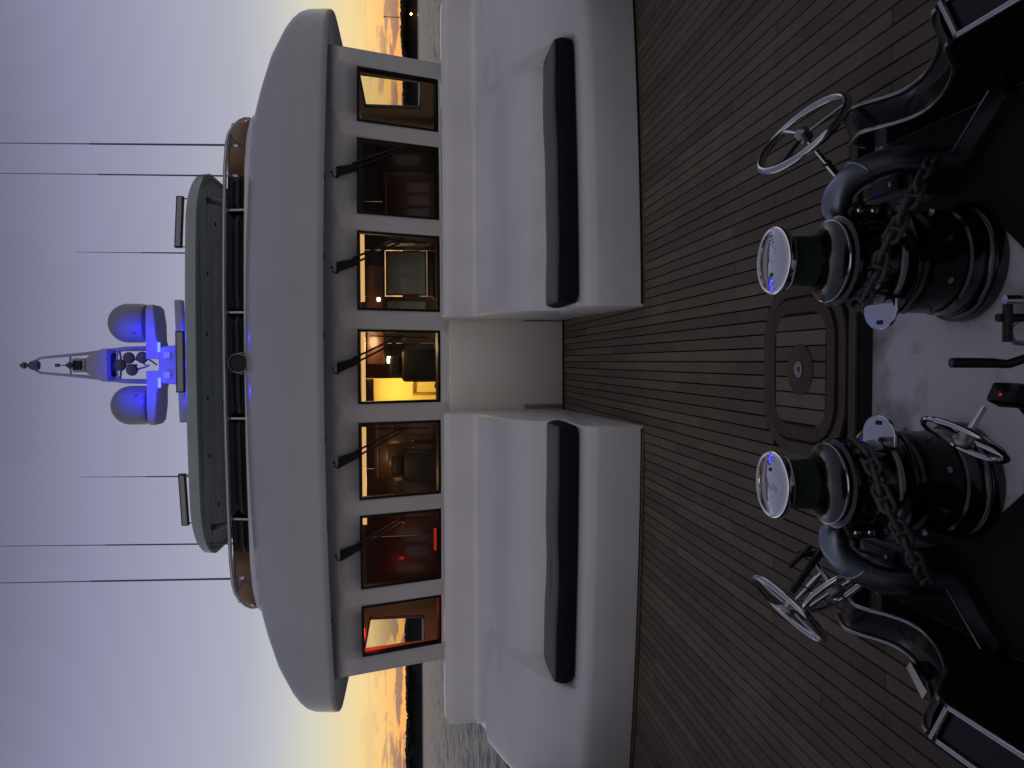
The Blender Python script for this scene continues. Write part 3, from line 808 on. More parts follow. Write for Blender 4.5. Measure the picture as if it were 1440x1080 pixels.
for x, y in ((-2.4, 13.7), (-1.5, 13.15), (-.55, 13.1), (.5, 13.1), (1.5, 13.2), (2.4, 13.75), (-.7, 14.1), (.7, 14.1), (1.7, 14.2), (-1.7, 14.2)):
    part('downlight', MB().lathe([(0, 0), (.035, 0), (.035, .01), (0, .012)], (x, y, 5.076), 14), 'black_paint', ht)
for s_ in (-1, 1):
    for y in (13.25, 15.6):
        part('strut', MB().tube([(s_ * 2.55, y + .1, 3.85), (s_ * 2.62, y, 4.6), (s_ * 2.72, y + .05, 5.09)], .05, 10), 'antenna_dark', ht)
en = thing('aft_light_blocker', 'dark added panels blocking aft light under the hardtop', 'light blocker', (0, 16.2, 3.8))  # added to keep the aft sky glow off the hardtop underside
part('back_panel', MB().box((0, 16.2, 4.44), (5.9, .06, 1.28), ch=.01), 'dash_black', en)
for s_ in (-1, 1): part('side_panel', MB().box((s_ * 2.98, 15.3, 4.44), (.05, 1.7, 1.28), ch=.01), 'dash_black', en)
# LED light bars on the hardtop front edge
def lightbar(x, y, z, w, h, rz, lab):
    t = thing('light_bar', lab, 'light bar', (x, y, z - h / 2 - .06), 'light bars on the hardtop')
    rot = Matrix.Rotation(rz, 3, 'Z')
    part('housing', MB().box((x, y, z), (w, .07, h), rot, ch=.008), 'black_paint', t)
    part('lens', MB().box(Vector((x, y, z)) + rot @ Vector((0, -.037, 0)), (w - .04, .012, h - .04), rot, ch=.004), 'glass_lens', t)
    for k in (-1, 1):
        c = Vector((x, y, z)) + rot @ Vector((k * w * .47, .01, 0))
        part('bracket', MB().tube([c + Vector((0, 0, h / 2)), c + Vector((0, .03, 0)), c + Vector((0, .03, -h / 2 - .1))], .010, 6), 'black_paint', t)
lightbar(2.30, 13.02, 5.46, .86, .115, R(10), 'slim black light bar on the right end of the hardtop')
lightbar(-2.19, 13.02, 5.46, .88, .115, R(-10), 'slim black light bar on the left end of the hardtop')
lightbar(.05, 12.86, 5.43, .98, .135, 0, 'slim black light bar in the middle of the hardtop under the mast')

# ------------------------------------------------------------------ mast, radar, domes
MY = 13.9
ms = thing('mast', 'blue lit radar mast with twin legs and side platforms on the hardtop', 'mast', (0, MY, 5.3))
part('foot', MB().grid([[(x, MY + y, z) for x, y in rrect(0, 0, w, d, .06)] for w, d, z in ((.78, .7, 5.29), (.70, .62, 5.6), (.62, .5, 5.98), (.60, .46, 6.02))], closed=True), 'mast_paint', ms)
for s_ in (-1, 1):
    part('cutout', MB().prism(rrect(s_ * .17, 5.86, .10, .11, .02), 0, .02, lambda p: Vector((p.x, MY - .295 + (5.98 - p.y) * -.15 - p.z, p.y))), 'paint_white', ms)
    # platform arm
    arm = MB(); 
    arm.grid([[(s_ * x, MY + y, z) for y, z in ((-dy, z1), (dy, z1), (dy, z0), (-dy, z0))] for x, dy, z0, z1 in ((.10, .24, 5.98, 6.23), (.30, .25, 5.99, 6.22), (.42, .29, 6.03, 6.21), (.70, .31, 6.04, 6.205), (.96, .29, 6.07, 6.20), (1.02, .20, 6.10, 6.19))], closed=True)
    part('platform', arm, 'mast_paint', ms, bevel=.02)
    part('leg', MB().tube([(s_ * .285, MY, 6.10), (s_ * .275, MY, 6.65), (s_ * .20, MY, 7.25), (s_ * .125, MY, 8.0), (s_ * .05, MY, 8.12)], [.045, .04, .028, .022, .022], 8), 'mast_paint', ms)
part('pod', MB().grid([[(x, MY - .05 + y, z) for x, y in rrect(0, 0, w, d, .09)] for w, d, z in ((.40, .3, 6.80), (.56, .42, 6.84), (.56, .42, 6.93), (.40, .34, 7.12), (.30, .26, 7.20), (.1, .1, 7.22))], closed=True), 'mast_paint', ms)
part('ring', MB().tube([(.25 * math.cos(a), MY + .1 * math.sin(a), 6.74) for a in [R(15 * k) for k in range(24)]], .018, 6, closed=True), 'mast_paint', ms)
part('lamp_box', MB().box((0, MY, 7.35), (.24, .2, .22), ch=.03), 'mast_paint', ms)
part('lamp_face', MB().box((0, MY - .11, 7.37), (.16, .03, .15), ch=.015), 'black_satin', ms)
part('cross_bar', MB().tube([(-.185, MY, 7.52), (.185, MY, 7.52)], .018, 8), 'mast_paint', ms)
part('wind_sensor', MB().lathe([(.05, 7.50), (.06, 7.53), (.03, 7.57), (.008, 7.60), (.008, 7.68), (.03, 7.69), (.03, 7.75), (0, 7.76)], (0, MY - .02, 0), 14), 'antenna_dark', ms)
part('head_ball', MB().lathe([(0, 8.0), (.07, 8.02), (.09, 8.08), (.07, 8.15), (.03, 8.19), (.03, 8.22), (.055, 8.23), (.055, 8.27), (.02, 8.32), (0, 8.33)], (0, MY, 0), 18), 'antenna_dark', ms)
led = MB(); led.box((0, MY - .36, 5.335), (.5, .05, .035))
part('floodlight', led, 'led_blue', ms, smooth=False)
for s_ in (-1, 1):
    part('floodlight', MB().box((s_ * .30, MY - .30, 5.99), (.16, .04, .03)), 'led_blue', ms, smooth=False)
lamp('blue_lamp', (0, MY - .95, 5.62), 9, (.010, .012, 1.0), ms, .06)
for s_ in (-1, 1): lamp('blue_lamp', (s_ * .48, MY - .70, 6.20), 14, (.010, .012, 1.0), ms, .05)
lamp('blue_lamp', (0, MY - .60, 6.45), 4, (.012, .015, 1.0), ms, .05)
for s_ in (-1, 1): lamp('blue_lamp', (s_ * .62, MY - .72, 5.40), .9, (.010, .012, 1.0), ms, .04)
for k, (x, y, z) in enumerate(((.0, -.22, 6.64), (.12, -.22, 6.50), (-.08, -.26, 6.44), (.13, -.12, 6.32))):
    hn = thing('horn', ['topmost dark round horn trumpet on the blue mast', 'right dark round horn trumpet on the blue mast', 'left dark round horn trumpet on the blue mast', 'lowest dark round horn trumpet on the blue mast'][k], 'horn', (x, MY + y, z), 'horns on the mast')
    part('bell', MB().lathe([(0, -.02), (.085, -.03), (.10, 0), (.09, .04), (.05, .10), (.025, .18), (.02, .30), (0, .30)], (x, MY + y, z), 24, axis=(0, 1, 0)), 'horn_black', hn)
    part('bracket', MB().tube([(x, MY + y + .15, z), (x * .5, MY - .02, z - .12), (0, MY + .0, z - .2)], .016, 6), 'mast_paint', hn)
for s_, xd, zd, lb in ((1, .715, 6.22, 'right satellite dome glowing blue beside the mast'), (-1, -.69, 6.20, 'left satellite dome glowing blue beside the mast')):
    dm = thing('satellite_dome', lb, 'dome', (xd, MY, zd), 'satellite domes')
    pr = [(.20, 0), (.25, .015), (.315, .05), (.335, .11), (.335, .34)] + [(.335 * math.cos(R(a)), .34 + .33 * math.sin(R(a))) for a in range(10, 91, 10)]
    part('cover', MB().lathe(pr, (xd, MY, zd), 40), 'dome_plastic', dm)
    part('label_plate', MB().box((xd - s_ * .18, MY - .285, zd + .17), (.03, .01, .06), Matrix.Rotation(R(-s_ * 32), 3, 'Z')), 'antenna_dark', dm)
rd = thing('radar_scanner', 'long flat open array radar bar under the satellite domes', 'radar', (.04, MY - .6, 5.31))
part('pedestal', MB().grid([[(.04 + x, MY - .62 + y, z) for x, y in rrect(0, 0, w, d, .05)] for w, d, z in ((.34, .34, 5.30), (.30, .3, 5.38), (.2, .2, 5.47))], closed=True), 'mast_paint', rd)
part('array', MB().box((.06, MY - .62, 5.53), (2.02, .16, .13), Matrix.Rotation(R(-1.5), 3, 'Y'), ch=.03), 'mast_paint', rd)
# whip antennas
def whip(x, y, z0, z1, zj, lean, r, lab):
    t = thing('whip_antenna', lab, 'antenna', (x, y, z0), 'whip antennas')
    f = lambda z: (x + lean * (z - z0), y + .0 * z, z)
    part('base_section', MB().tube([f(z0), f(zj)], [r * 1.25, r], 8), 'antenna_dark', t)
    part('tip_section', MB().tube([f(zj), f(z1)], [r * .75, r * .4], 6), 'antenna_light', t)
    part('mount', MB().lathe([(.04, 0), (.045, .03), (.025, .08), (0, .09)], (x, y, z0 - .02), 12), 'steel_rail', t)
whip(3.28, 12.0, 4.32, 8.4, 6.4, -.022, .013, 'rightmost tall whip antenna')
whip(3.10, 13.2, 4.6, 8.9, 6.75, -.014, .0115, 'tall whip antenna beside the right end of the hardtop')
whip(-2.98, 13.2, 4.6, 8.9, 6.75, .022, .0115, 'tall whip antenna beside the left end of the hardtop')
whip(-3.24, 12.0, 4.32, 8.4, 6.5, .020, .013, 'leftmost tall whip antenna')
whip(1.83, 13.2, 5.3, 7.10, 6.1, -.005, .010, 'short thin whip antenna right of the mast')
whip(-1.84, 13.2, 5.3, 7.10, 6.1, .016, .010, 'short thin whip antenna left of the mast')

# ------------------------------------------------------------------ wheelhouse interior
room = MB()
room.add([(-3.85, 10.3, .52), (3.85, 10.3, .52), (3.85, 13.4, .52), (-3.85, 13.4, .52)], [(0, 1, 2, 3)])
struct('wheelhouse_floor', room, 'carpet', smooth=False)
ce = MB(); yfc = lambda x: WY(x, 2.50) + .06
xs_ = [-3.85 + 7.7 * k / 12 for k in range(13)]
ce.grid([[(x, yfc(x), 2.50) for x in xs_], [(x, 13.4, 2.56) for x in xs_]])
struct('wheelhouse_ceiling', ce, 'liner_cream', smooth=False)
aw = thing('aft_bulkhead', 'dark wood bulkhead with lit doorway seen through the wheelhouse windows', 'bulkhead', (0, 13.05, .5))
def pan(x0, x1, z0, z1, nm='panel', m='wood_mahogany', y=13.05, t=.04):
    return part(nm, MB().box(((x0 + x1) / 2, y, (z0 + z1) / 2), (x1 - x0 - .006, t, z1 - z0 - .006), ch=.005), m, aw)
pan(-3.86, -2.9, .5, 2.55); pan(-2.9, -1.75, .5, 2.55); pan(-1.75, -.67, .5, 2.55); pan(-.67, -.24, 2.40, 2.55)
pan(-.24, .35, .5, 2.55); pan(.35, 1.13, .5, 2.55, m='wood_oak'); pan(1.13, 1.9, .5, 1.50); pan(1.13, 1.9, 2.2, 2.55); pan(1.9, 2.7, .5, 2.55); pan(2.7, 3.86, .5, 2.55)
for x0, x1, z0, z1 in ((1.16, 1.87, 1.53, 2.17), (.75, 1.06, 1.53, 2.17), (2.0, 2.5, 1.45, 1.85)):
    g = part('reflection_pane', MB().box(((x0 + x1) / 2, 13.02, (z0 + z1) / 2), (x1 - x0, .02, z1 - z0), ch=.003), 'pane_reflection', aw)  # reflection is painted as the pane's own colour
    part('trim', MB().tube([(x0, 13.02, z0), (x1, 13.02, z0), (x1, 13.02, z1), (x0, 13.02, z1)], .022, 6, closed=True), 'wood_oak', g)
hall = thing('lit_stairwell', 'bright yellow stairwell seen behind the helm chair', 'stairwell', (-.45, 13.6, .5))
h = MB(); h.add([(-.75, 13.08, .5), (-.75, 14.4, .5), (-.15, 14.4, .5), (-.15, 13.08, .5), (-.75, 13.08, 2.5), (-.75, 14.4, 2.5), (-.15, 14.4, 2.5), (-.15, 13.08, 2.5)], [(0, 1, 5, 4), (1, 2, 6, 5), (2, 3, 7, 6), (4, 5, 6, 7), (0, 3, 2, 1)])
part('lining', h, 'liner_cream', hall, smooth=False)
part('ceiling_lamp', MB().box((-.45, 13.6, 2.48), (.3, .3, .02)), 'lamp_hall', hall, smooth=False)
part('handrail', MB().tube([(-.55, 14.36, 1.0), (-.55, 14.36, 1.75), (-.2, 14.36, 1.75)], .03, 8), 'wood_oak', hall)
cl = thing('ceiling_strip_lamp', 'warm strip lamp along the wheelhouse ceiling', 'lamp', (0, 11.4, 2.5))
for x0, x1 in ((-2.3, -.9), (-.6, .6), (.9, 1.9)): part('strip', MB().box(((x0 + x1) / 2, 11.2, 2.445), (x1 - x0, .05, .055)), 'lamp_warm', cl, smooth=False)
lamp('warm_glow', (.3, 11.5, 2.36), 12, (1.0, .66, .34), cl, .12)
lamp('warm_glow', (-1.7, 11.3, 2.36), 2.5, (1.0, .60, .28), cl, .12)
rl = thing('red_night_lamp', 'red night lamp lighting the left corner of the wheelhouse', 'lamp', (-3.75, 10.75, 2.4))
part('fitting', MB().box((-3.75, 10.75, 2.45), (.12, .2, .03), ch=.006), 'lamp_red', rl)
lamp('red_glow', (-3.62, 10.95, 2.33), 4.0, (1.0, .05, .02), rl, .08)
# helm console, chairs, monitor, cabinets
hc = thing('helm_console', 'low dark helm dashboard running behind the wheelhouse window sills', 'console', (0, 10.6, .5))
mb = MB(); xs_ = [-3.3 + 6.6 * k / 12 for k in range(13)]
mb.grid([[(x, WY(x, 1.3) + .10, 1.385) for x in xs_], [(x, WY(x, 1.3) + .50, 1.41) for x in xs_], [(x, WY(x, 1.3) + .62, 1.35) for x in xs_], [(x, WY(x, 1.3) + .70, .55) for x in xs_]])
part('dashboard', mb, 'dash_black', hc)
part('red_reflection_bar', MB().box((-2.38, WY(-2.25, 1.3) + .42, 1.455), (.30, .02, .035), Matrix.Rotation(R(-30), 3, 'X')), 'led_red', hc, smooth=False)  # glowing bar stands in for a red reflection seen in the window
part('binnacle', MB().box((1.15, 10.6, 1.40), (.5, .3, .14), ch=.03), 'dash_black', hc)
def chair(x, y, lab):
    t = thing('helm_chair', lab, 'chair', (x, y, .52), 'helm chairs')
    part('pedestal', MB().lathe([(.22, 0), (.22, .03), (.06, .06), (.05, .55), (0, .55)], (x, y, .52), 20), 'chrome', t)
    part('seat', MB().box((x, y, 1.14), (.52, .5, .14), ch=.05), 'leather_black', t)
    part('backrest', MB().box((x, y + .24, 1.55), (.48, .14, .72), Matrix.Rotation(R(-8), 3, 'X'), ch=.06), 'leather_black', t)
    part('headrest', MB().box((x, y + .30, 1.99), (.30, .11, .19), ch=.045), 'leather_black', t)
    for s_ in (-1, 1): part('armrest', MB().box((x + s_ * .29, y + .05, 1.40), (.08, .40, .07), ch=.025), 'leather_black', t)
chair(-.02, 11.25, 'black leather helm chair in front of the bright stairwell')
chair(-1.55, 11.6, 'black leather helm chair in the dim red side of the wheelhouse')
cb = thing('overhead_panel', 'overhead instrument panel below the wheelhouse ceiling', 'panel', (.6, 11.6, 2.2))
part('housing', MB().box((.75, 11.9, 2.30), (1.5, .22, .26), ch=.02), 'wood_mahogany', cb)
part('display', MB().box((.02 + .05, 11.775, 2.06 + .02), (.10, .02, .10)), 'lamp_white', cb, smooth=False)
part('display', MB().box((.98, 11.775, 2.25), (.05, .02, .045)), 'lamp_white', cb, smooth=False)
part('bracket', MB().box((.07, 11.82, 2.14), (.04, .05, .2)), 'dash_black', cb, smooth=False)
for x, lb in ((-1.25, 'tall dark mahogany cabinet inside the wheelhouse left of the stairwell'), (2.45, 'dark mahogany cabinet inside the wheelhouse at the right')):
    c = thing('cabinet', lb, 'cabinet', (x, 12.4, .52), 'wheelhouse cabinets')
    zt_ = 2.36 if x < 0 else 2.2
    part('carcass', MB().box((x, 12.45, (.52 + zt_) / 2), (1.05, .6, zt_ - .52), ch=.008), 'wood_mahogany', c)
    for k in (-1, 1):
        d = part('door', MB().box((x + k * .26, 12.14, 1.45), (.50, .02, zt_ - .68 - .3), ch=.006), 'wood_mahogany', c)
        part('knob', MB().lathe([(0, 0), (.012, 0), (.012, .02), (0, .025)], (x + k * .05, 12.12, 1.75), 10, axis=(0, -1, 0)), 'chrome', d)
    part('trim_rail', MB().box((x, 12.13, zt_ - .06), (1.04, .02, .03), ch=.004), 'wood_oak', c)

# ------------------------------------------------------------------ windlasses
CX, CY = .352, 2.30
def windlass(s_):
    x = s_ * CX
    lab = ('chain windlass standing left of the deck hatch, with two handwheels beside it' if s_ < 0 else 'chain windlass standing right of the deck hatch, with chain rising over its drum')
    t = thing('windlass', lab, 'windlass', (x, CY, -.07), 'anchor windlasses')
    L = lambda nm, pr, m, par=t, n=64, lab=None: part(nm, MB().lathe(pr, (x, CY, 0), n), m, par, sharp=35, label=lab)
    L('base_flange', [(0, -.068), (.186, -.068), (.19, -.06), (.19, -.035), (.186, -.028), (.178, -.026), (.172, -.02), (.168, -.008)], 'chrome_dark')
    L('base_drum', [(.166, -.01), (.168, .0), (.168, .034), (.160, .040)], 'chrome_dark')
    L('brake_drum', [(.158, .036), (.162, .042), (.162, .150), (.150, .158), (.150, .166)], 'black_satin')
    for k in range(8):
        a = R(45 * k + 20); part('bolt', MB().lathe([(0, 0), (.010, 0), (.010, .012), (0, .014)], (x + .162 * math.cos(a), CY + .162 * math.sin(a), .10), 6, axis=(math.cos(a), math.sin(a), 0)), 'steel_worn', t)
    L('collar', [(.150, .164), (.155, .168), (.155, .182), (.150, .186), (.150, .190), (.155, .194), (.155, .208), (.148, .212)], 'chrome_dark')
    L('gypsy_flange', [(.146, .208), (.182, .210), (.187, .214), (.188, .220), (.186, .225), (.181, .227), (.146, .229), (.138, .236), (.132, .25), (.131, .285)], 'chrome_dark')
    g = L('chain_wheel', [(.130, .28), (.118, .292), (.112, .310), (.112, .325), (.120, .345), (.134, .362), (.142, .372), (.142, .384), (.130, .392), (.10, .396)], 'chrome_dark')
    for k in range(6):
        a = R(60 * k + 15)
        part('whelp', MB().box((x + .120 * math.cos(a), CY + .120 * math.sin(a), .320), (.05, .022, .085), Matrix.Rotation(a, 3, 'Z'), ch=.006), 'chrome_dark', g)
    L('drum_foot', [(.096, .392), (.120, .396), (.126, .400), (.1275, .405), (.126, .410), (.118, .413), (.108, .417), (.098, .425), (.090, .436), (.084, .450), (.0815, .465)], 'chrome_dark')
    part('foot_rim', MB().tube([(x + .1265 * math.cos(R(7.5 * k)), CY + .1265 * math.sin(R(7.5 * k)), .4045) for k in range(48)], .0042, 8, closed=True), 'chrome', t)
    L('drum', [(.0805, .455), (.079, .470), (.077, .500), (.077, .530), (.079, .548), (.084, .556)], 'drum_green')
    cp_ = L('cap', [(.084, .553), (.098, .556), (.106, .562), (.109, .570), (.109, .582), (.1065, .590), (.102, .5935), (.098, .5935), (.0965, .5915), (.094, .5915), (.085, .5935), (.07, .5955), (.05, .5970), (.025, .5980), (0, .5983)], 'chrome_bright')
    part('cap_bolt', MB().lathe([(0, .591), (.006, .591), (.006, .5945), (0, .595)], (x - s_ * .0 + (.045 if s_ > 0 else -.05) * -1, CY - .01, .0055), 10), 'black_paint', cp_)
    if s_ > 0:      # raised lettering too worn to read: short strokes in a slanting line
        for k in range(6):
            part('raised_mark', MB().box((x + .02 + .011 * k, CY - .035 + .007 * k, .5965), (.0035, .016 + .004 * (k % 2), .002), Matrix.Rotation(R(20), 3, 'Z')), 'steel_worn', cp_, smooth=False)
    else:
        for k in range(5):
            part('raised_mark', MB().box((x - .006 + .005 * (k % 2), CY - .05 + .016 * k, .5975), (.020, .0045, .002)), 'steel_worn', cp_, smooth=False)
    # guard plate on the inner side (pear shaped lug with a slot)
    lg = MB(); out = []
    for k in range(20):
        a = R(-100 + 200 * k / 19); out.append((x - s_ * (.155 + .062 * math.cos(a)), CY - .015 + .085 * math.sin(a)))
    out += [(x - s_ * .12, CY + .07), (x - s_ * .12, CY - .10)]
    lgo = part('stripper_plate', MB().prism(out, .226, .240), 'chrome', t, bevel=.004)
    part('slot', MB().prism(rrect(x - s_ * .193, CY - .02, .014, .030, .0065), .2395, .2425), 'black_satin', lgo)
    # chain guard hood on the outer side
    a0 = [(.505, 2.40, .235), (.520, 2.405, .300), (.545, 2.405, .318), (.585, 2.40, .312), (.63, 2.39, .275), (.668, 2.37, .215), (.685, 2.35, .150), (.688, 2.34, .06), (.69, 2.34, -.06)]
    def sm_(pts, n=5):
        o = []
        P_ = [Vector(p) for p in pts]
        for i in range(len(P_) - 1):
            p0, p1, p2, p3 = P_[max(i - 1, 0)], P_[i], P_[i + 1], P_[min(i + 2, len(P_) - 1)]
            for k in range(n):
                u = k / n
                o.append(.5 * ((2 * p1) + (p2 - p0) * u + (2 * p0 - 5 * p1 + 4 * p2 - p3) * u * u + (3 * p1 - p0 - 3 * p2 + p3) * u ** 3))
        return o + [P_[-1]]
    path = sm_([(s_ * px_, py_, pz_) for px_, py_, pz_ in a0])
    hood = part('chain_hood', MB().tube(path, [.036 + .012 * min(1, i / 12) for i in range(len(path))], 18), 'hood_satin', t)
    part('hood_clamp', MB().tube([Vector((s_ * .512, 2.40, .262)) + Vector((math.cos(a) * .040, math.sin(a) * .040, math.cos(a) * -.012 * s_)) for a in [R(20 * k) for k in range(18)]], .013, 8, closed=True), 'rubber', hood)
    mid = path[22]
    part('hood_clamp', MB().tube([mid + Vector((.3, 0, 0)).cross(Vector((0, 1, 0))) * 0 + Vector((math.cos(a) * .036, math.sin(a) * .052, math.cos(a) * .036 * s_)) for a in [R(20 * k) for k in range(18)]], .006, 8, closed=True), 'hood_satin', hood)
    lg2 = part('hood_lug', MB().prism(rrect(0, 0, .10, .042, .02), -.012, .012, lambda p: Vector((s_ * .515, 2.315, .275)) + Vector((s_ * p.y * .9, p.z - p.y * .2, p.x))), 'black_paint', t, bevel=.004)
    for k in (-1, 1): part('hood_bolt', MB().lathe([(0, 0), (.013, 0), (.013, .008), (.006, .012), (0, .013)], (s_ * (.515), 2.302, .275 + k * .024), 12, axis=(0, -1, 0)), 'chrome', lg2)
    return t
windlass(-1); windlass(1)

# stud link chains over the chain wheels, each link an object
def link_mesh():
    mb = MB(); a, b, r = .027, .0185, .0088
    pts = []
    for k in range(9): t = R(-90 + 180 * k / 8); pts.append((a + b * math.cos(t), b * math.sin(t), 0))
    for k in range(9): t = R(90 + 180 * k / 8); pts.append((-a + b * math.cos(t), b * math.sin(t), 0))
    mb.tube(pts, r, 8, closed=True); mb.tube([(0, -b, 0), (0, b, 0)], [.0085, .0085], 8)
    return to_mesh('link', mb, 'galvanised', 50)
LM = link_mesh()
def chain(s_):
    x = s_ * CX
    root = thing('anchor_chain', 'stud link anchor chain wrapped over the ' + ('left' if s_ < 0 else 'right') + ' windlass and running outboard', 'chain', (x, CY, .3), 'anchor chains')
    P_ = []
    for k in range(9):
        a = R(200 + 11.5 * k) if s_ > 0 else R(-20 - 11.5 * k)
        P_.append(Vector((x + .150 * math.cos(a), CY + .150 * math.sin(a), .345 - .004 * k)))
    e = [(.36, 2.135, .325), (.43, 2.125, .290), (.50, 2.13, .245), (.57, 2.15, .195), (.625, 2.19, .150), (.66, 2.25, .09), (.68, 2.32, .02)]
    P_ = [p for p in P_ if p.x * s_ < .33] + [Vector((s_ * q[0], q[1], q[2])) for q in e]
    # walk along at one link pitch
    pitch = .060; seg = 0; pos = P_[0].copy(); out = [pos.copy()]; i = 1
    while i < len(P_):
        d = (P_[i] - pos).length
        if d >= pitch: pos = pos + (P_[i] - pos).normalized() * pitch; out.append(pos.copy())
        else: i += 1
    for k in range(len(out) - 1):
        m_ = (out[k] + out[k + 1]) / 2; d = (out[k + 1] - out[k]).normalized()
        side = d.cross(Vector((0, 0, 1))).normalized(); up = side.cross(d)
        th = R(50 if k % 2 else 140); yv = side * math.cos(th) + up * math.sin(th); zv = d.cross(yv)
        o = bpy.data.objects.new('link', LM); COL.objects.link(o); o.parent = root
        o.rotation_mode = 'QUATERNION'; o.rotation_quaternion = Matrix((d, yv, zv)).transposed().to_quaternion(); o.location = m_ - Vector(root.location)
chain(1); chain(-1)

# handwheels
def handwheel(hub, shaft_end, rad, lab, spokes=3, rr_=.011, name='brake_handwheel', spin=0.0, grp='brake handwheels', joint=True):
    H_ = Vector(hub); E_ = Vector(shaft_end); n = (H_ - E_).normalized()
    t = thing(name, lab, 'handwheel', E_, grp)
    a = Vector((0, 0, 1)); u = (a - n * a.dot(n)).normalized(); v = n.cross(u)
    c = lambda an, r, off=0: H_ + (u * math.cos(an) + v * math.sin(an)) * r + n * off
    part('rim', MB().tube([c(R(7.5 * k), rad) for k in range(48)], rr_, 12, closed=True), 'chrome', t)
    part('hub', MB().lathe([(0, -.03), (.024, -.03), (.028, -.02), (.028, .012), (.018, .02), (0, .022)], H_, 20, axis=n), 'steel_worn', t)
    for k in range(spokes):
        an = R(360 * k / spokes + spin); part('spoke', MB().tube([c(an, .02, -.006), c(an, rad)], .0075, 8), 'chrome', t)
    part('shaft', MB().tube([E_, H_ - n * .02], .0095, 12), 'chrome', t)
    if joint:
        p1 = H_.lerp(E_, .52); p2 = H_.lerp(E_, .80)
        part('sleeve', MB().tube([p1, p2], .0135, 12), 'chrome', t)
        part('sleeve_ring', MB().tube([p1.lerp(p2, -.08), p1], .016, 12), 'black_satin', t)
    return t
handwheel((.872, 2.70, .283), (.682, 2.754, .064), .182, 'chrome brake handwheel on a long shaft right of the windlasses', 3, .016, spin=25)
handwheel((-.893, 2.72, .313), (-.758, 2.731, .166), .158, 'outer chrome handwheel on the left, lying over the planks', 4, .013, spin=15)
handwheel((-.764, 2.5, .251), (-.682, 2.581, .283), .120, 'inner chrome handwheel on the left, beside the chain hood', 4, .012, spin=40, joint=False)
handwheel((-.170, 1.85, .275), (-.085, 1.847, .223), .106, 'small chrome handwheel low between the windlasses', 3, .008, name='valve_handwheel', joint=False, grp='brake handwheels')
# black linkage bars by the left handwheels
lk = thing('brake_linkage', 'black lever linkage between the left windlass and its handwheels', 'linkage', (-.66, 2.6, 0))
part('lever', MB().box((-.70, 2.55, .33), (.20, .018, .022), Matrix.Rotation(R(38), 3, 'Y'), ch=.003), 'black_paint', lk)
part('lever', MB().box((-.655, 2.56, .355), (.016, .018, .11), Matrix.Rotation(R(-42), 3, 'Y'), ch=.003), 'black_paint', lk)
part('upright', MB().tube([(-.655, 2.60, -.01), (-.655, 2.59, .35)], .012, 8), 'black_paint', lk)
# dark box of brake gear outboard of each windlass
for s_ in (-1, 1):
    x = s_ * .66
    t = thing('brake_gearbox', 'low black gearbox outboard of the ' + ('left' if s_ < 0 else 'right') + ' windlass', 'gearbox', (x, 2.42, -.07), 'brake gearboxes')
    part('body', MB().box((x, 2.46, .02), (.16, .26, .18), ch=.02), 'black_paint', t)
    part('lid', MB().box((x, 2.46, .12), (.12, .2, .02), ch=.006), 'black_satin', t)
    part('pin', MB().tube([(s_ * .735, 2.40, .05), (s_ * .735, 2.40, .165)], .014, 12), 'steel_worn', t)
    for k in (-1, 1): part('bolt', MB().lathe([(0, 0), (.009, 0), (.009, .01), (0, .011)], (x + k * .04, 2.46 - .07, .13), 6), 'steel_worn', t)

# ------------------------------------------------------------------ stainless capped coamings with the saddle dip
INN = [(.3, .35), (1.2, .35), (1.72, .35), (1.80, .348), (1.86, .33), (1.93, .265), (1.99, .21), (2.085, .15), (2.20, .092), (2.31, .055), (2.40, .045), (2.47, .065), (2.54, .105), (2.60, .118), (2.70, .085), (2.745, .06), (2.76, .0)]
def smooth2(pts, n=4):
    o = []; P_ = [Vector((p[0], p[1], 0)) for p in pts]
    for i in range(len(P_) - 1):
        p0, p1, p2, p3 = P_[max(i - 1, 0)], P_[i], P_[i + 1], P_[min(i + 2, len(P_) - 1)]
        for k in range(n):
            u = k / n; q = .5 * ((2 * p1) + (p2 - p0) * u + (2 * p0 - 5 * p1 + 4 * p2 - p3) * u * u + (3 * p1 - p0 - 3 * p2 + p3) * u ** 3); o.append((q.x, q.y))
    return o + [pts[-1]]
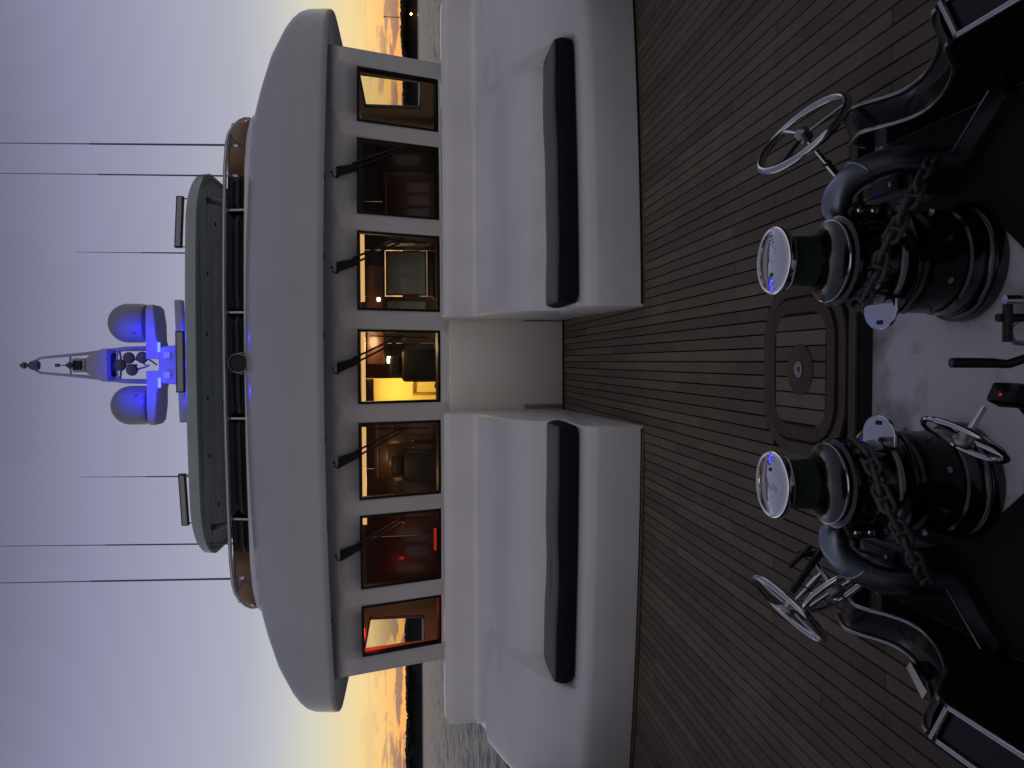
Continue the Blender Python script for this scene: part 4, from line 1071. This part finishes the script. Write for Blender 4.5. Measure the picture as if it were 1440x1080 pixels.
def coaming(s_):
    t = thing('mooring_coaming', 'black coaming with stainless edges and curved saddle at the ' + ('left' if s_ < 0 else 'right') + ' edge of the windlass well', 'coaming', (s_ * .9, 2.0, 0), 'saddle coamings')
    pr = smooth2(INN); xi, xo, sk = .85, .955, .055
    def yo(y): return y + sk * max(0, min(1, (y - 1.6) / .3))
    inn = [(s_ * xi, y, z) for y, z in pr]; out = [(s_ * xo, yo(y), z + .004) for y, z in pr]
    zb = -.068
    body = MB().grid([[(p[0], p[1], zb) for p in inn], [(p[0], p[1], p[2] - .004) for p in inn], [(p[0], p[1], p[2] - .004) for p in out], [(p[0], p[1], zb) for p in out]])
    n = len(inn); body.f.append((0, n, 2 * n, 3 * n)); body.f.append((n - 1, 2 * n - 1, 3 * n - 1, 4 * n - 1))
    part('body', body, 'black_satin', t, sharp=50)
    # saddle plate on the dip, rounded across; black paints in polished steel's dark reflections
    i0 = next(i for i, p in enumerate(pr) if p[0] > 1.83); i1 = next(i for i, p in enumerate(pr) if p[0] > 2.70)
    sad = MB().grid([[(inn[i][0] + (out[i][0] - inn[i][0]) * u, inn[i][1] + (out[i][1] - inn[i][1]) * u, inn[i][2] + .001 + .010 * math.sin(u * math.pi)) for i in range(i0, i1)] for u in (0, .15, .3, .5, .7, .85, 1)])
    part('saddle_plate', sad, 'black_satin', t, sharp=60)
    if s_ < 0:
        cor = [(-.932, 2.235), (-.903, 2.205), (-.944, 2.085), (-.980, 2.115)]
        part('chock_block', MB().prism(cor, .02, .155), 'black_satin', t, smooth=False)
        pol = MB().prism(cor, .196, .203, lambda p: Vector((p.x, p.y, p.z - (p.y - 2.085) * .24)))
        part('polished_plate', pol, 'chrome', t, sharp=60)
    j = next(i for i, p in enumerate(pr) if p[0] > 1.79)
    for e in (inn, out):
        part('edge_rail', MB().tube([(p[0], p[1], p[2] + .002) for p in e[:j]], .0085, 10), 'steel_rail', t)
        part('edge_rail', MB().tube([(p[0], p[1], p[2] + .002) for p in e[i0:]], .0075, 10), 'steel_rail', t)
    part('cross_rail', MB().tube([Vector(inn[j]) + Vector((0, .0, .004)), Vector(out[j]) + Vector((0, .02, .004))], .0095, 10), 'steel_rail', t)
    # flat bar across the well floor at an angle
    b = thing('diagonal_floor_bar', 'dark flat bar running diagonally over the well floor at the ' + ('left' if s_ < 0 else 'right'), 'bar', (s_ * .78, 2.15, -.07), 'diagonal floor bars')
    A = Vector((s_ * .665, 2.30, -.045)); B = Vector((s_ * .845, 2.10, -.045)); d = (B - A)
    ang = math.atan2(d.y, d.x)
    part('bar', MB().box((A + B) / 2, (d.length, .075, .05), Matrix.Rotation(ang, 3, 'Z'), ch=.004), 'black_paint', b)
    nrm = Vector((-d.y, d.x, 0)).normalized() * .036
    if nrm.y < 0: nrm = -nrm
    part('edge_strip', MB().tube([A + nrm + Vector((0, 0, .026)), B + nrm + Vector((0, 0, .026))], .003, 6), 'steel_worn', b)
coaming(1); coaming(-1)
# thin black sheets covering the well floor outboard of the windlasses
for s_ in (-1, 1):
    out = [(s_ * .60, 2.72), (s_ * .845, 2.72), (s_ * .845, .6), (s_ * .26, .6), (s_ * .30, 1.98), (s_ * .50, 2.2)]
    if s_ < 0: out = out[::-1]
    solo('black_floor_sheet', MB().prism(out, -.069, -.060), 'rubber', 'thin black sheet on the well floor ' + ('left' if s_ < 0 else 'right') + ' of the windlasses', 'mat', 'well floor sheets', smooth=False)
# ------------------------------------------------------------------ controls between the windlasses, at the lower frame edge
cs = thing('control_stand', 'black control stand with lever and red indicator low between the windlasses', 'control stand', (.0, 1.80, -.07))
part('lever', MB().tube([(.032, 1.90, .278), (.031, 1.885, .17), (.028, 1.87, .135), (.07, 1.80, .05), (.07, 1.79, -.06)], [.0135, .0135, .012, .012, .014], 14), 'black_paint', cs)
bx_ = part('indicator_box', MB().box((-.052, 1.80, .185), (.055, .10, .05), Matrix.Rotation(R(25), 3, 'Y'), ch=.008), 'black_satin', cs)
part('red_indicator', MB().lathe([(0, 0), (.004, 0), (.004, .003), (0, .004)], (-.050, 1.80, .2125), 10, axis=(.42, 0, .9)), 'led_red', bx_)
part('stem', MB().tube([(-.06, 1.80, .17), (-.10, 1.82, .12), (-.10, 1.80, -.06)], .011, 10), 'black_paint', cs)
part('foot_plate', MB().box((-.02, 1.79, -.061), (.26, .12, .014), ch=.003), 'black_paint', cs)
tp = thing('t_handle', 'small black T handle valve beside the right windlass foot', 'valve', (.15, 1.78, -.07))
part('stem', MB().tube([(.147, 1.80, -.068), (.147, 1.80, .225)], .011, 10), 'black_paint', tp)
part('grip', MB().tube([(.085, 1.79, .205), (.20, 1.79, .205)], .012, 10), 'black_paint', tp)
part('cap', MB().tube([(.190, 1.76, .195), (.190, 1.765, .235)], .012, 10), 'chrome', tp)
part('bracket', MB().tube([(.075, 1.80, .10), (.085, 1.81, .17), (.12, 1.81, .185), (.147, 1.80, .16)], .007, 8), 'steel_worn', tp)
solo('hose_loop', MB().tube([(-.16 + .075 * math.cos(R(a)), 1.66 + .075 * math.sin(R(a)), -.045 + .00006 * a) for a in range(0, 700, 20)], .016, 8), 'hose', 'black hose coiled on the well floor by the left windlass', 'hose')
